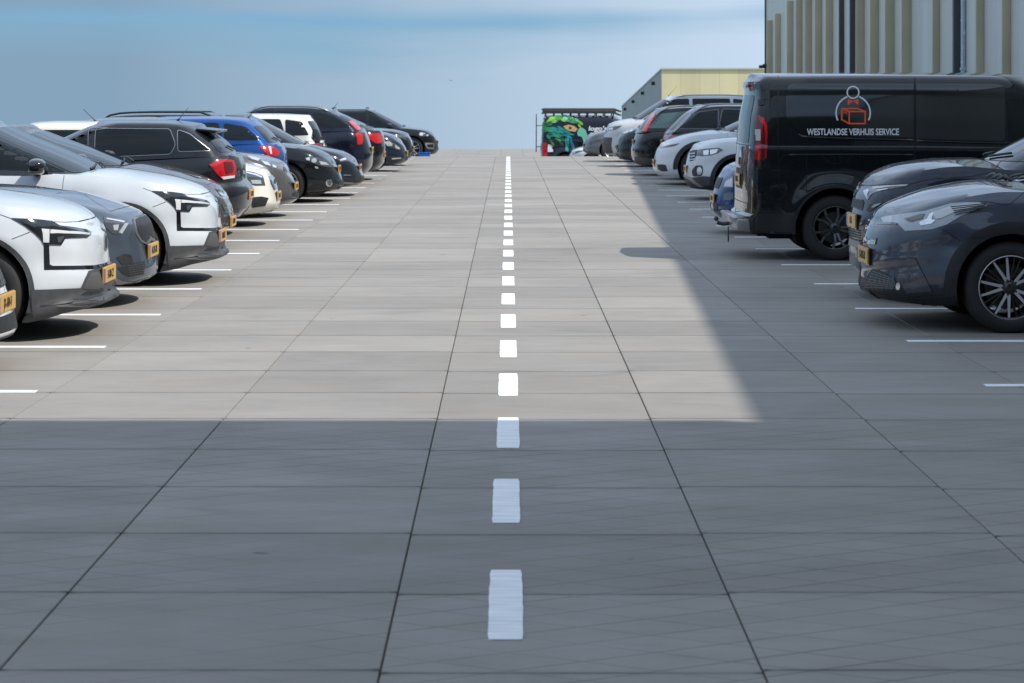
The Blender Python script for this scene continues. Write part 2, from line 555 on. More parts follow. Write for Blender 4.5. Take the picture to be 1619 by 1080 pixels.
class Car:
    def __init__(self, name, label, cat, group, row, nose_in, edge, D, spec, paintm, z=0.0, q=1.0):
        self.s = S = spec
        self.L, self.W = S['L'], S['W']
        self.D, self.z, self.q = D, z, q
        rot = 0.0 if (row == 'L') == nose_in else math.pi
        self.rot = rot
        cx = edge - self.L / 2 if row == 'L' else edge + self.L / 2
        self.loc = Vector((cx, D, z))
        self.root = tag(empty(name, self.loc, rot), label, cat, group)
        self.near = -1 if rot == 0 else 1
        self.paint = paintm
        self.gap = ([], [])
        self.build_shell()
        self.build_under()
        self.build_wheels()

    # ---- frames
    def X(self, s):
        return self.L / 2 - s

    def px_ray(self, p):
        d = Vector(((p[0] - VX) / FOC, 1.0, (VY - p[1]) / FOC))
        o = Vector((0, 0, CAM_H)) - self.loc
        if self.rot:
            o = Vector((-o.x, -o.y, o.z)); d = Vector((-d.x, -d.y, d.z))
        return o, d.normalized()

    def world(self, p):
        p = Vector(p)
        return self.loc + (Vector((-p.x, -p.y, p.z)) if self.rot else p)

    # ---- body and cabin shells
    def grid_loop(self, rows, nf, ns, nr, LfN, LrN, plan=0.02):
        """rows: list of (F, R, W, zfun); returns loop columns per row"""
        out = []
        for F, Rr, W, zf in rows:
            fx, fy = superarc(LfN[0], W, LfN[1], nf)
            rx, ry = superarc(LrN[0], W, LrN[1], nr)
            s = np.concatenate([F + fx, np.linspace(F + LfN[0], Rr - LrN[0], ns + 1)[1:-1], (Rr - rx)[::-1]])
            y = np.concatenate([fy, np.full(ns - 1, W), ry[::-1]])
            mid = (F + Rr) / 2
            y = y * (1 - plan * np.clip(np.abs(s - mid) / (Rr - F) * 2, 0, 1) ** 3)
            out.append((s, y, zf(s)))
        return out

    def build_shell(self):
        S, q = self.s, self.q
        L, W = self.L, self.W
        drop = S.get('drop', 0.05)
        cowl = S['hood'][-1][0]
        shz = [(s, z - drop) for s, z in S['hood'][:-1]] + [(s, z) for s, z in S['belt']]
        zs = self.zs = pchip(shz)
        zb = self.zb = pchip(S.get('bot', [(0, .20), (.5, .17), (L / 2, .19), (L - .5, .19), (L, .26)]))
        zh = self.zh = pchip(S['hood'] + [(s, z + S.get('deck', 0.015)) for s, z in S['belt'] if s > cowl + 0.15])
        F = pchip(S['F']); Rr = pchip(S['R']); wv = pchip(S.get('wv', WV))
        nv = int(26 * q) + 6
        nf, ns, nr = int(26 * q) + 4, int(96 * q) + 10, int(18 * q) + 4
        arches = [(S['fa'], S['rw']), (S['fa'] + S['wb'], S['rw'])]
        ra, fl = S.get('ra', S['rw'] + 0.055), S.get('flare', 0.02)
        rows = []
        for v in np.linspace(0, 1, nv + 1):
            rows.append((float(F(v)), L - float(Rr(v)), W * float(wv(v)), (lambda s, v=v: zb(s) + (zs(s) - zb(s)) * v)))
        g = self.grid_loop(rows, nf, ns, nr, S.get('fr', (0.55, 2.5)), S.get('rr', (0.40, 2.8)), S.get('plan', 0.02))
        N = len(g[0][0]) - 1
        vid, verts = {}, []

        def put(s, y, z):
            verts.append([self.X(s), y, z])
            return len(verts) - 1
        ncol = 2 * N
        grid = []
        for (s, y, z) in g:
            row = []
            y = np.array(y)
            for i in range(N + 1):
                yy = y[i]
                for sa, za in arches:
                    d = math.hypot(s[i] - sa, z[i] - za)
                    yy += fl * math.exp(-((d - ra - 0.02) / 0.10) ** 2) * min(1, max(0, (y[i] / W - 0.55) / 0.3)) if z[i] < za + ra + 0.3 else 0
                row.append((s[i], yy, z[i]))
            ids = [put(*row[i]) for i in range(N + 1)] + [put(row[i][0], -row[i][1], row[i][2]) for i in range(N - 1, 0, -1)]
            grid.append(ids)
        faces = []
        lip = []
        # bottom returns inwards
        low = [put(L / 2 - (verts[i][0] * 0.985), verts[i][1] * 0.86, verts[i][2] + 0.005) for i in grid[0]]
        for c in range(ncol):
            faces.append((low[c], low[(c + 1) % ncol], grid[0][(c + 1) % ncol], grid[0][c]))
        for r in range(nv):
            for c in range(ncol):
                c2 = (c + 1) % ncol
                faces.append((grid[r][c], grid[r][c2], grid[r + 1][c2], grid[r + 1][c]))
        # top sheet
        K = 12
        top = grid[-1]
        prev = None
        for i in range(0, N + 1):
            if i in (0, N):
                rowids = [top[0 if i == 0 else N]] * (K + 1)
            else:
                a, b = top[i], top[ncol - i]
                s0 = L / 2 - verts[a][0]; ya = verts[a][1]; z0 = verts[a][2]
                zc = float(zh(s0)); f = min(1.0, ya / (0.5 * W)); f = f * f * (3 - 2 * f)
                rowids = [a]
                for k in range(1, K):
                    t = 1 - 2 * k / K
                    rowids.append(put(s0, ya * t, z0 + (zc - z0) * f * (1 - abs(t) ** 2.4)))
                rowids.append(b)
            if prev is not None:
                for k in range(K):
                    q4 = [prev[k], rowids[k], rowids[k + 1], prev[k + 1]]
                    u = []
                    for t in q4:
                        if t not in u:
                            u.append(t)
                    if len(u) >= 3:
                        faces.append(tuple(u))
            prev = rowids
        # wheel arches: take the faces inside the circle away, draw the rim of the hole onto the circle, turn it inwards
        V = np.array(verts)
        keep, cutv = [], set()
        for f in faces:
            c = V[list(f)].mean(axis=0)
            hit = False
            if abs(c[1]) > 0.5 * W:
                for sa, za in arches:
                    if math.hypot(self.X(sa) - c[0], c[2] - za) < ra:
                        hit = True
            if hit:
                cutv.update(f)
            else:
                keep.append(f)
        kv = set(i for f in keep for i in f)
        edge_v = cutv & kv
        for i in edge_v:
            for sa, za in arches:
                dx, dz = V[i][0] - self.X(sa), V[i][2] - za
                d = math.hypot(dx, dz)
                if d < ra + 0.12 and d > 1e-3:
                    V[i][0] = self.X(sa) + dx / d * ra
                    V[i][2] = za + dz / d * ra
        verts = V.tolist()
        inner = {}

        def inn(i):
            if i not in inner:
                x, y, z = verts[i]
                verts.append([x, y - math.copysign(0.045, y), z])
                inner[i] = len(verts) - 1
            return inner[i]
        for f in keep[:]:
            n = len(f)
            for k in range(n):
                a, b = f[k], f[(k + 1) % n]
                if a in edge_v and b in edge_v:
                    da = [abs(math.hypot(verts[a][0] - self.X(sa), verts[a][2] - za) - ra) < 1e-4 and abs(math.hypot(verts[b][0] - self.X(sa), verts[b][2] - za) - ra) < 1e-4 for sa, za in arches]
                    if any(da) and abs(verts[a][1]) > 0.5 * W:
                        keep.append((a, b, inn(b), inn(a)))
        # drop a face pair that doubles up
        seen, kf = set(), []
        for f in keep:
            k = tuple(sorted(f))
            if k not in seen:
                seen.add(k); kf.append(f)
        used = sorted(set(i for f in kf for i in f))
        rm = {o: n for n, o in enumerate(used)}
        low = S.get('low')
        mi = None
        if low:
            mi = [1 if np.mean([verts[i][2] for i in f]) < float(np.interp(self.L / 2 - np.mean([verts[i][0] for i in f]), *low[0])) else 0 for f in kf]
        self.body = py_obj('body', [verts[i] for i in used], [tuple(rm[i] for i in f) for f in kf], [self.paint, low[1]] if low else self.paint, self.root, smooth=35, mi=mi)
        self.bv_body = BVHTree.FromPolygons([verts[i] for i in used], [tuple(rm[i] for i in f) for f in kf])
        # cabin
        gF, gR, gw = pchip(S['gF']), pchip(S['gR']), pchip(S.get('gw', [(0, .955), (.5, .905), (.8, .84), (.93, .80), (1, .755)]))
        roof = pchip(S['roof'])
        lowd = S.get('sink', 0.03)
        nw = int(12 * q) + 4
        rows = []
        for w in np.linspace(0, 1, nw + 1):
            rows.append((float(gF(w)), float(gR(w)), W * float(gw(w)), (lambda s, w=w: (zs(s) - lowd) + (roof(s) - S.get('crown', 0.045) - zs(s) + lowd) * w)))
        nf2, ns2, nr2 = int(16 * q) + 4, int(30 * q) + 6, int(12 * q) + 4
        g = self.grid_loop(rows, nf2, ns2, nr2, S.get('gfr', (0.42, 2.3)), S.get('grr', (0.30, 2.6)), S.get('gplan', 0.06))
        N = len(g[0][0]) - 1
        verts, faces = [], []

        def put2(s, y, z):
            verts.append((self.X(s), y, z)); return len(verts) - 1
        grid = []
        for (s, y, z) in g:
            grid.append([put2(s[i], y[i], z[i]) for i in range(N + 1)] + [put2(s[i], -y[i], z[i]) for i in range(N - 1, 0, -1)])
        ncol = 2 * N
        for r in range(nw):
            for c in range(ncol):
                c2 = (c + 1) % ncol
                faces.append((grid[r][c], grid[r][c2], grid[r + 1][c2], grid[r + 1][c]))
        top = grid[-1]; prev = None
        cr = S.get('crown', 0.045)
        for i in range(0, N + 1):
            if i in (0, N):
                rowids = [top[0 if i == 0 else N]] * (K + 1)
            else:
                a, b = top[i], top[ncol - i]
                x0, ya, z0 = verts[a]
                f = min(1.0, ya / (0.5 * W)); f = f * f * (3 - 2 * f)
                rowids = [a]
                for k in range(1, K):
                    t = 1 - 2 * k / K
                    rowids.append(put2(L / 2 - x0, ya * t, z0 + cr * f * (1 - abs(t) ** 2.2)))
                rowids.append(b)
            if prev is not None:
                for k in range(K):
                    u = []
                    for t in (prev[k], rowids[k], rowids[k + 1], prev[k + 1]):
                        if t not in u:
                            u.append(t)
                    if len(u) >= 3:
                        faces.append(tuple(u))
            prev = rowids
        self.gF, self.gR, self.gw, self.roof = gF, gR, gw, roof
        self.cabin = py_obj('cabin', verts, faces, S.get('cabmat') or self.paint, self.root, smooth=40)
        self.bv_cab = BVHTree.FromPolygons(verts, faces)

    def build_under(self):
        S, L, W = self.s, self.L, self.W
        bm = bmesh.new()
        add_box(bm, (0, 0, 0.40), (L - 0.75, W * 2 - 0.56, 0.36))
        add_box(bm, (self.X(S['fa'] + S['wb'] / 2), 0, 0.34), (S['wb'] - 2 * S['rw'] - 0.12, W * 2 - 0.16, 0.22))
        add_box(bm, (self.X(0.42), 0, 0.36), (0.34, W * 2 - 0.62, 0.26))
        add_box(bm, (self.X(L - 0.42), 0, 0.40), (0.34, W * 2 - 0.50, 0.30))
        bm_obj('underbody', bm, DARK, self.root, smooth=0)
        ra = S.get('ra', S['rw'] + 0.055) + 0.012
        for sa in (S['fa'], S['fa'] + S['wb']):
            for sg in (-1, 1):
                bm = bmesh.new()
                rg = lathe_y(bm, [(ra, sg * (W - 0.035)), (ra, sg * (W - 0.30)), (0.05, sg * (W - 0.30))], 28, R(-18), R(198))
                bmesh.ops.translate(bm, vec=(self.X(sa), 0, S['rw']), verts=bm.verts)
                bm_obj('wheel_well', bm, DARK, self.root, smooth=0)

    def build_wheels(self):
        S = self.s
        tyre, hub, rim = wheel_meshes(S.get('wheel', 'plain'), S['rw'], S.get('tw', 0.21))
        for sa in (S['fa'], S['fa'] + S['wb']):
            for sg in (-1, 1):
                w = bpy.data.objects.new('wheel', hub)
                w.location = (self.X(sa), sg * (self.W - S.get('tw', 0.21) / 2 - S.get('inset', 0.018)), S['rw'])
                w.rotation_euler = (0, random.uniform(0, 6.28) if 'wrot' not in S else S['wrot'], 0 if sg > 0 else math.pi)
                link(w, self.root)
                link(bpy.data.objects.new('tyre', tyre), w)
                link(bpy.data.objects.new('rim', rim), w)

    # ---- laying pieces on the shell
    def cast(self, o, d, which='all'):
        best = None
        for k, b in (('body', self.bv_body), ('cab', self.bv_cab)):
            if which in ('all', k):
                h = b.ray_cast(o, d)
                if h[0] is not None and (best is None or h[3] < best[2]):
                    n = h[1]
                    if n.dot(d) > 0:
                        n = -n
                    best = (h[0], n, h[3])
        if best:
            return best[0], best[1]
        # the ray slips past: take the nearest point of the shell to it
        t0 = (Vector((self.X(self.L / 2), 0, 0.8)) - o).dot(d)
        cand = None
        for k, b in (('body', self.bv_body), ('cab', self.bv_cab)):
            if which in ('all', k):
                p = o + d * t0
                for _ in range(6):
                    h = b.find_nearest(p)
                    p = o + d * (h[0] - o).dot(d)
                if cand is None or h[3] < cand[2]:
                    n = h[1]
                    if n.dot(h[0] - Vector((h[0].x * 0.5, 0, 0.5))) < 0:
                        n = -n
                    cand = (h[0], n, h[3])
        return cand[0], cand[1]

    def mapper(self, plane, which='all'):
        if plane == 'side':
            return lambda a, b: self.cast(Vector((self.X(a), 4, b)), Vector((0, -1, 0)), which)
        if plane == 'front':
            return lambda a, b: self.cast(Vector((8, a, b)), Vector((-1, 0, 0)), which)
        if plane == 'rear':
            return lambda a, b: self.cast(Vector((-8, a, b)), Vector((1, 0, 0)), which)
        if plane == 'top':
            return lambda a, b: self.cast(Vector((self.X(a), b, 5)), Vector((0, 0, -1)), which)
        if plane == 'cam':
            return lambda a, b: self.cast(*self.px_ray((a, b)), which)

    def panel(self, name, pts, m, plane='side', off=0.004, back=0.006, res=None, mirror=True, parent=None, which='all', rnd=0.0, seg=4):
        if rnd:
            pts = round_poly(pts, rnd, seg)
        if res is None:
            res = (max(p[0] for p in pts) - min(p[0] for p in pts)) / 14 if plane == 'cam' else 0.05
            if plane == 'cam':
                res = max(res, 0.8)
        co, fs, be = tri_grid(pts, res)
        mp = self.mapper(plane, which)
        hits = [mp(*c) for c in co]
        verts = [h[0] + h[1] * off for h in hits]
        n = len(verts)
        bidx = {}
        faces = [list(f) for f in fs]
        for a, b in be:
            for i in (a, b):
                if i not in bidx:
                    bidx[i] = len(verts)
                    verts.append(hits[i][0] - hits[i][1] * back)
            faces.append([b, a, bidx[a], bidx[b]])
        objs = []
        par = parent or self.root
        pars = par if isinstance(par, (list, tuple)) else [par, par]
        for k, sg in enumerate((1, -1) if mirror else (1,)):
            vv = [(v.x, v.y * sg, v.z) for v in verts]
            ff = faces if sg > 0 else [f[::-1] for f in faces]
            objs.append(py_obj(name, vv, ff, m, pars[min(k, len(pars) - 1)], smooth=40))
        return objs

    def line(self, pts, plane='side', width=0.0045, mirror=True, which='all', step=None, off=0.0015, store=None):
        store = self.gap if store is None else store
        step = step or (1.2 if plane == 'cam' else 0.04)
        P = []
        for i in range(len(pts) - 1):
            a, b = np.array(pts[i], float), np.array(pts[i + 1], float)
            n = max(1, int(np.hypot(*(b - a)) / step))
            P += [tuple(a + (b - a) * k / n) for k in range(n)]
        P.append(tuple(pts[-1]))
        mp = self.mapper(plane, which)
        H = [mp(*p) for p in P]
        vs, fs = store
        for sg in ((1, -1) if mirror else (1,)):
            base = len(vs)
            for i, (c, n) in enumerate(H):
                t = H[min(i + 1, len(H) - 1)][0] - H[max(i - 1, 0)][0]
                sd_ = n.cross(t)
                sd_ = sd_.normalized() * (width / 2) if sd_.length > 1e-9 else Vector((0, 0, width / 2))
                for q4 in (c + sd_ + n * off, c - sd_ + n * off):
                    vs.append((q4.x, q4.y * sg, q4.z))
            for i in range(len(H) - 1):
                a = base + 2 * i
                fs.append((a, a + 1, a + 3, a + 2))

    def finish(self):
        if self.gap[0]:
            py_obj('seam_marking', self.gap[0], self.gap[1], GAP, self.root, smooth=0)

    # ---- the usual furniture of a car
    def windows(self, dlo, trim=None, glass=None):
        for poly in dlo:
            w = self.panel('side_window', poly, glass or GLASS, 'side', which='cab', rnd=0.04, off=0.003)
            if trim:
                for sg, o in zip((1, -1), w):
                    st = ([], [])
                    pp = round_poly(poly, 0.04)
                    self.line(pp + [pp[0]], 'side', 0.007, False, 'cab', off=0.006, store=st)
                    py_obj('window_trim', [(x, y * sg, z) for x, y, z in st[0]], st[1], trim, o, smooth=0)

    def windscreen(self, glass=None):
        S, W = self.s, self.W
        gF = self.gF
        z0 = float(self.zh(S['gF'][0][1])) - 0.02
        s1 = float(gF(1.0)); z1 = float(self.roof(s1)) - S.get('crown', 0.045) - 0.045
        wb, wt = W * float(self.gw(0.1)) - 0.10, W * float(self.gw(0.85)) - 0.075
        pts = [(-wb, z0), (wb, z0), (wt, z1 - 0.02), (wt * 0.6, z1 + 0.012), (0, z1 + 0.02), (-wt * 0.6, z1 + 0.012), (-wt, z1 - 0.02)]
        g = self.panel('windscreen', pts, glass or GLASS_WS, 'front', which='cab', rnd=0.03, res=0.06, mirror=False)[0]
        bm = bmesh.new()
        for a, b in (((0.05, z0 + 0.015), (0.55 * wb, z0 + 0.05)), ((-0.60 * wb, z0 + 0.015), (-0.02, z0 + 0.05))):
            p = [self.cast(Vector((8, a[0] + (b[0] - a[0]) * t, a[1] + (b[1] - a[1]) * t)), Vector((-1, 0, 0)), 'cab') for t in (0, .25, .5, .75, 1)]
            add_tube(bm, [c + n * 0.02 for c, n in p], 0.011, 6)
        bm_obj('wiper', bm, BLACK, self.root)

    def rear_window(self, lo=0.12, hi=0.80, glass=None, wiper=True):
        S, W = self.s, self.W
        s0 = float(self.gR(0)); s1 = float(self.gR(1))
        zl = float(self.zs(s0)) ; zt = float(self.roof(s1)) - S.get('crown', 0.045)
        z0, z1 = zl + (zt - zl) * lo, zl + (zt - zl) * hi
        wb, wt = W * float(self.gw(lo)) - 0.14, W * float(self.gw(hi)) - 0.12
        pts = [(-wb, z0), (wb, z0), (wt, z1), (-wt, z1)]
        self.panel('rear_window', pts, glass or GLASS, 'rear', which='cab', rnd=0.06, res=0.06, mirror=False)
        if wiper:
            bm = bmesh.new()
            p = [self.cast(Vector((-8, -0.05 + 0.5 * wb * t, z0 + 0.02 + 0.05 * t)), Vector((1, 0, 0)), 'cab') for t in (0, .5, 1)]
            add_tube(bm, [c + n * 0.02 for c, n in p], 0.01, 6)
            bm_obj('rear_wiper', bm, BLACK, self.root)

    def mirrors(self, s, z, m=None, out=0.11, sc=1.0):
        for sg in (-1, 1):
            yb = self.cast(Vector((self.X(s), 4, z - 0.02)), Vector((0, -1, 0)))[0].y
            bm = bmesh.new()
            bmesh.ops.create_uvsphere(bm, u_segments=20, v_segments=12, radius=1.0)
            for v in bm.verts:
                x, y, zz = v.co
                p = [math.copysign(abs(k) ** 0.72, k) for k in (x, y, zz)]
                fx = 0.10 if p[0] > 0 else 0.055
                v.co = (p[0] * fx * sc, sg * p[1] * 0.115 * sc, p[2] * 0.075 * sc * (1 - 0.15 * p[1]))
            bmesh.ops.translate(bm, vec=(self.X(s), sg * (yb + out), z + 0.03), verts=bm.verts)
            o = bm_obj('side_mirror', bm, m or self.paint, self.root, smooth=60)
            bm = bmesh.new()
            add_tube(bm, [(self.X(s), sg * (yb - 0.03), z - 0.04), (self.X(s), sg * (yb + out * 0.75), z - 0.01)], [0.035, 0.028], 8)
            bm_obj('mirror_arm', bm, BLACK, o)

    def plate(self, where, z, body, blue=True, tilt=0.0, push=0.005, plain=False):
        sg = 1 if where == 'front' else -1
        h = self.cast(Vector((8 * sg, 0, z)), Vector((-sg, 0, 0)))[0]
        hs = max(sg * self.cast(Vector((8 * sg, y, zz)), Vector((-sg, 0, 0)))[0].x for y in (0, 0.1) for zz in (z - 0.04, z, z + 0.04))
        x = sg * (hs + push)
        bm = bmesh.new()
        add_box(bm, (0, 0, 0), (0.012, 0.52, 0.112), bevel=0.003)
        add_box(bm, (-sg * 0.012, 0, -0.004), (0.012, 0.535, 0.13))
        for f in bm.faces:
            c = f.calc_center_median()
            if sg * c.x < -0.0065:
                f.material_index = 1
        o = bm_obj('number_plate', bm, [PLATE, BLACK], self.root, smooth=0, loc=(x, 0, z))
        if plain:
            return o
        me = text_mesh(body, 0.088, 0.0012, sx=0.78, offset=0.0)
        me.name = 'lettering'
        me.materials.append(INK)
        t = bpy.data.objects.new('lettering', me)
        t.rotation_euler = (R(90), 0, R(90) * sg)
        t.location = (sg * 0.0072, sg * 0.02, -0.002)
        link(t, o)
        bm = bmesh.new()
        add_box(bm, (0, 0, 0), (0.0015, 0.045, 0.104))
        bm_obj('blue_strip', bm, PLATEBLUE, o, smooth=0, loc=(sg * 0.0068, -sg * 0.234, 0))
        return o

    def rails(self, s0, s1, m=None, y=None, h=0.035):
        for sg in (-1, 1):
            pts = []
            for k in range(13):
                t = k / 12
                s = s0 + (s1 - s0) * t
                yy = (y or self.W * float(self.gw(1.0)) - 0.02)
                c = self.cast(Vector((self.X(s), yy, 5)), Vector((0, 0, -1)), 'cab')[0]
                e = min(1, min(t, 1 - t) * 8)
                pts.append((c.x, sg * yy, c.z + h * e))
            bm = bmesh.new()
            add_tube(bm, pts, 0.017, 8)
            bm_obj('roof_rail', bm, m or BLACK, self.root, smooth=50)

    def antenna(self, s, length=0.32, lean=0.55):
        c = self.cast(Vector((self.X(s), 0, 5)), Vector((0, 0, -1)), 'cab')[0]
        bm = bmesh.new()
        add_tube(bm, [c + Vector((0.03, 0, -0.005)), c + Vector((0, 0, 0.025)), c + Vector((-length * lean, 0, length * 0.8))], [0.018, 0.006, 0.003], 6)
        bm_obj('antenna', bm, BLACK, self.root)

    def handles(self, ss, z, m=None):
        for s in ss:
            for sg in (-1, 1):
                c = self.cast(Vector((self.X(s), 4, z)), Vector((0, -1, 0)))[0]
                bm = bmesh.new()
                add_box(bm, (c.x, sg * (c.y + 0.018), z), (0.20, 0.026, 0.032), bevel=0.010)
                bm_obj('door_handle', bm, m or self.paint, self.root, smooth=40)

    def arch_trim(self, m=None, wid=0.065, off=0.012, lo=-10):
        S = self.s
        ra = S.get('ra', S['rw'] + 0.055)
        for sa in (S['fa'], S['fa'] + S['wb']):
            a = np.linspace(R(lo), R(180 - lo), 28)
            outer = [(sa + (ra + wid) * math.cos(t), S['rw'] + (ra + wid) * math.sin(t)) for t in a]
            inner = [(sa + (ra + 0.003) * math.cos(t), S['rw'] + (ra + 0.003) * math.sin(t)) for t in a[::-1]]
            self.panel('arch_trim', outer + inner, m or BLACK, 'side', off=off, back=0.004, res=0.10, which='body')

    def sill(self, m=None, top=0.34, off=0.010):
        S = self.s
        ra = S.get('ra', S['rw'] + 0.055)
        a, b = S['fa'] + ra + 0.05, S['fa'] + S['wb'] - ra - 0.05
        self.panel('side_sill', [(a, 0.215), (b, 0.215), (b, top), (a, top)], m or BLACK, 'side', off=off, which='body', res=0.12)

    def doors(self, sA, sB, sC, top=None, belt=True):
        S = self.s
        zt = lambda s: float(self.zs(s)) - 0.01
        for s in (sA, sB, sC):
            self.line([(s, zt(s)), (s + 0.015, 0.6), (s, 0.30)], 'side', which='body')
        self.line([(sA, 0.30), (sC, 0.30)], 'side', which='body')

    def fuel(self, s, z):
        r = round_poly([(s, z - .08), (s + .17, z - .08), (s + .17, z + .08), (s, z + .08)], .04)
        self.line(r + [r[0]], 'side', 0.005, which='body', step=0.03)


# ------------------------------------------------------------------ the deck: concrete slabs with real joints along the lane
def deck_z(y):
    return float(np.interp(y, [72, 88], [0.0, -1.0]))


def concrete():
    m = bpy.data.materials.new('concrete_slabs')
    m.use_nodes = True
    nt = m.node_tree
    N = nt.nodes.new
    L = nt.links.new
    b = nt.nodes['Principled BSDF']
    geo = N('ShaderNodeNewGeometry')
    sep = N('ShaderNodeSeparateXYZ')
    L(geo.outputs['Position'], sep.inputs['Vector'])

    def math_(op, a, c=None, d=None, clamp=False):
        n = N('ShaderNodeMath'); n.operation = op; n.use_clamp = clamp
        for i, v in enumerate((a, c, d)):
            if v is None:
                continue
            if isinstance(v, (int, float)):
                n.inputs[i].default_value = v
            else:
                L(v, n.inputs[i])
        return n.outputs[0]

    def noise(scale, loc, sc=1.0, det=5, rough=0.55, dist=0.0):
        mp = N('ShaderNodeMapping'); mp.inputs['Scale'].default_value = scale; mp.inputs['Location'].default_value = loc
        L(geo.outputs['Position'], mp.inputs['Vector'])
        n = N('ShaderNodeTexNoise'); n.inputs['Scale'].default_value = sc; n.inputs['Detail'].default_value = det
        n.inputs['Roughness'].default_value = rough; n.inputs['Distortion'].default_value = dist
        L(mp.outputs['Vector'], n.inputs['Vector'])
        return n.outputs['Fac']

    def rng(v, a0, a1, b0, b1):
        n = N('ShaderNodeMapRange')
        n.inputs['From Min'].default_value = a0; n.inputs['From Max'].default_value = a1
        n.inputs['To Min'].default_value = b0; n.inputs['To Max'].default_value = b1
        L(v, n.inputs['Value'])
        return n.outputs['Result']
    x, y = sep.outputs['X'], sep.outputs['Y']
    # slab numbers
    cx = math_('FLOOR', math_('DIVIDE', math_('ADD', x, 0.381), 1.14))
    wn = N('ShaderNodeTexWhiteNoise'); wn.noise_dimensions = '1D'
    L(cx, wn.inputs['W'])
    yo = math_('MULTIPLY', math_('SUBTRACT', wn.outputs['Value'], 0.5), 0.085)
    yy = math_('DIVIDE', math_('ADD', math_('SUBTRACT', y, 7.03), yo), 1.118)
    iy = math_('FLOOR', yy)
    fy = math_('SUBTRACT', yy, iy)
    comb = N('ShaderNodeCombineXYZ'); L(cx, comb.inputs[0]); L(iy, comb.inputs[1])
    wn2 = N('ShaderNodeTexWhiteNoise'); wn2.noise_dimensions = '2D'
    L(comb.outputs[0], wn2.inputs['Vector'])
    slab = rng(wn2.outputs['Value'], 0, 1, 0.90, 1.09)
    # clouds, brushed streaks across the lane, fine grit
    big = rng(noise((0.35, 0.5, 1), (3, 1, 0), 1.0, 6), 0.3, 0.7, 0.87, 1.09)
    streak = rng(noise((3.0, 6, 1), (0, 0, 0), 1.0, 6, 0.6), 0.28, 0.72, 0.945, 1.045)
    streak2 = rng(noise((0.9, 1.7, 1), (7, 2, 0), 1.0, 7, 0.65, 0.6), 0.3, 0.7, 0.91, 1.07)
    grit = rng(noise((1, 1, 1), (0, 0, 0), 190.0, 2), 0.25, 0.75, 0.93, 1.06)
    stain = rng(noise((0.8, 1.3, 1), (11, 5, 0), 1.0, 6, 0.65, 0.8), 0.56, 0.78, 1.0, 0.80)
    spots = rng(noise((1, 1, 1), (4, 9, 0), 6.0, 1), 0.79, 0.82, 1.0, 0.45)
    # joint across: dark, uneven
    e = math_('MINIMUM', fy, math_('SUBTRACT', 1.0, fy))
    wid = rng(noise((2.3, 2.3, 1), (0, 0, 0), 1.0, 3), 0.35, 0.65, 0.0026, 0.0075)
    fx = math_('SUBTRACT', math_('DIVIDE', math_('ADD', x, 0.381), 1.14), cx)
    ex = math_('MINIMUM', fx, math_('SUBTRACT', 1.0, fx))
    wid = math_('ADD', wid, rng(ex, 0.012, 0.028, 0.008, 0.0))
    jt = math_('LESS_THAN', e, wid)
    soft = rng(e, 0.004, 0.045, 0.84, 1.0)
    # diamond net of darker lines over the near slabs, uneven in strength
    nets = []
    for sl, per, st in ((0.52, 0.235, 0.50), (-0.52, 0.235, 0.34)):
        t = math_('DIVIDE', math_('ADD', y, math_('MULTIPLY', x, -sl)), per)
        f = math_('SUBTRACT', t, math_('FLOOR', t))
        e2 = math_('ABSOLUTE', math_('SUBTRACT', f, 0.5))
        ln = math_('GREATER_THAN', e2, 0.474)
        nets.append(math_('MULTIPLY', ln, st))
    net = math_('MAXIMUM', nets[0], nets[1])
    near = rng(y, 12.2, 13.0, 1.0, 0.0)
    net_var = rng(noise((0.6, 0.6, 1), (2, 2, 0), 1.0, 3), 0.35, 0.62, 0.15, 1.0)
    net = math_('MULTIPLY', math_('MULTIPLY', net, near), net_var)
    v = slab
    for k in (big, streak, streak2, grit, stain, spots, soft):
        v = math_('MULTIPLY', v, k)
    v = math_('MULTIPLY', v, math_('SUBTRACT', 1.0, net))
    v = math_('MULTIPLY', v, math_('SUBTRACT', 1.0, math_('MULTIPLY', jt, 0.80)))
    tint = N('ShaderNodeMixRGB')
    tint.inputs['Color1'].default_value = (0.262, 0.238, 0.208, 1)
    tint.inputs['Color2'].default_value = (0.244, 0.230, 0.212, 1)
    L(noise((0.5, 0.9, 1), (1, 8, 0), 1.0, 4), tint.inputs['Fac'])
    sc = N('ShaderNodeVectorMath'); sc.operation = 'SCALE'
    L(tint.outputs['Color'], sc.inputs[0]); L(v, sc.inputs['Scale'])
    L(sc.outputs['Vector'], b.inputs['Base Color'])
    L(rng(noise((1.2, 2.2, 1), (5, 0, 0), 1.0, 5), 0.3, 0.7, 0.55, 0.78), b.inputs['Roughness'])
    b.inputs['Specular IOR Level'].default_value = 0.4
    bp = N('ShaderNodeBump'); bp.inputs['Strength'].default_value = 0.25; bp.inputs['Distance'].default_value = 0.004
    h = math_('ADD', noise((1, 1, 1), (0, 0, 0), 130.0, 3), math_('MULTIPLY', noise((7, 11, 1), (0, 0, 0), 1.0, 4), 0.8))
    h = math_('SUBTRACT', h, math_('MULTIPLY', jt, 3.0))
    L(h, bp.inputs['Height'])
    L(bp.outputs['Normal'], b.inputs['Normal'])
    return m


CONCRETE = concrete()
JOINTX = [-0.381 + 1.14 * k for k in range(-12, 9)]


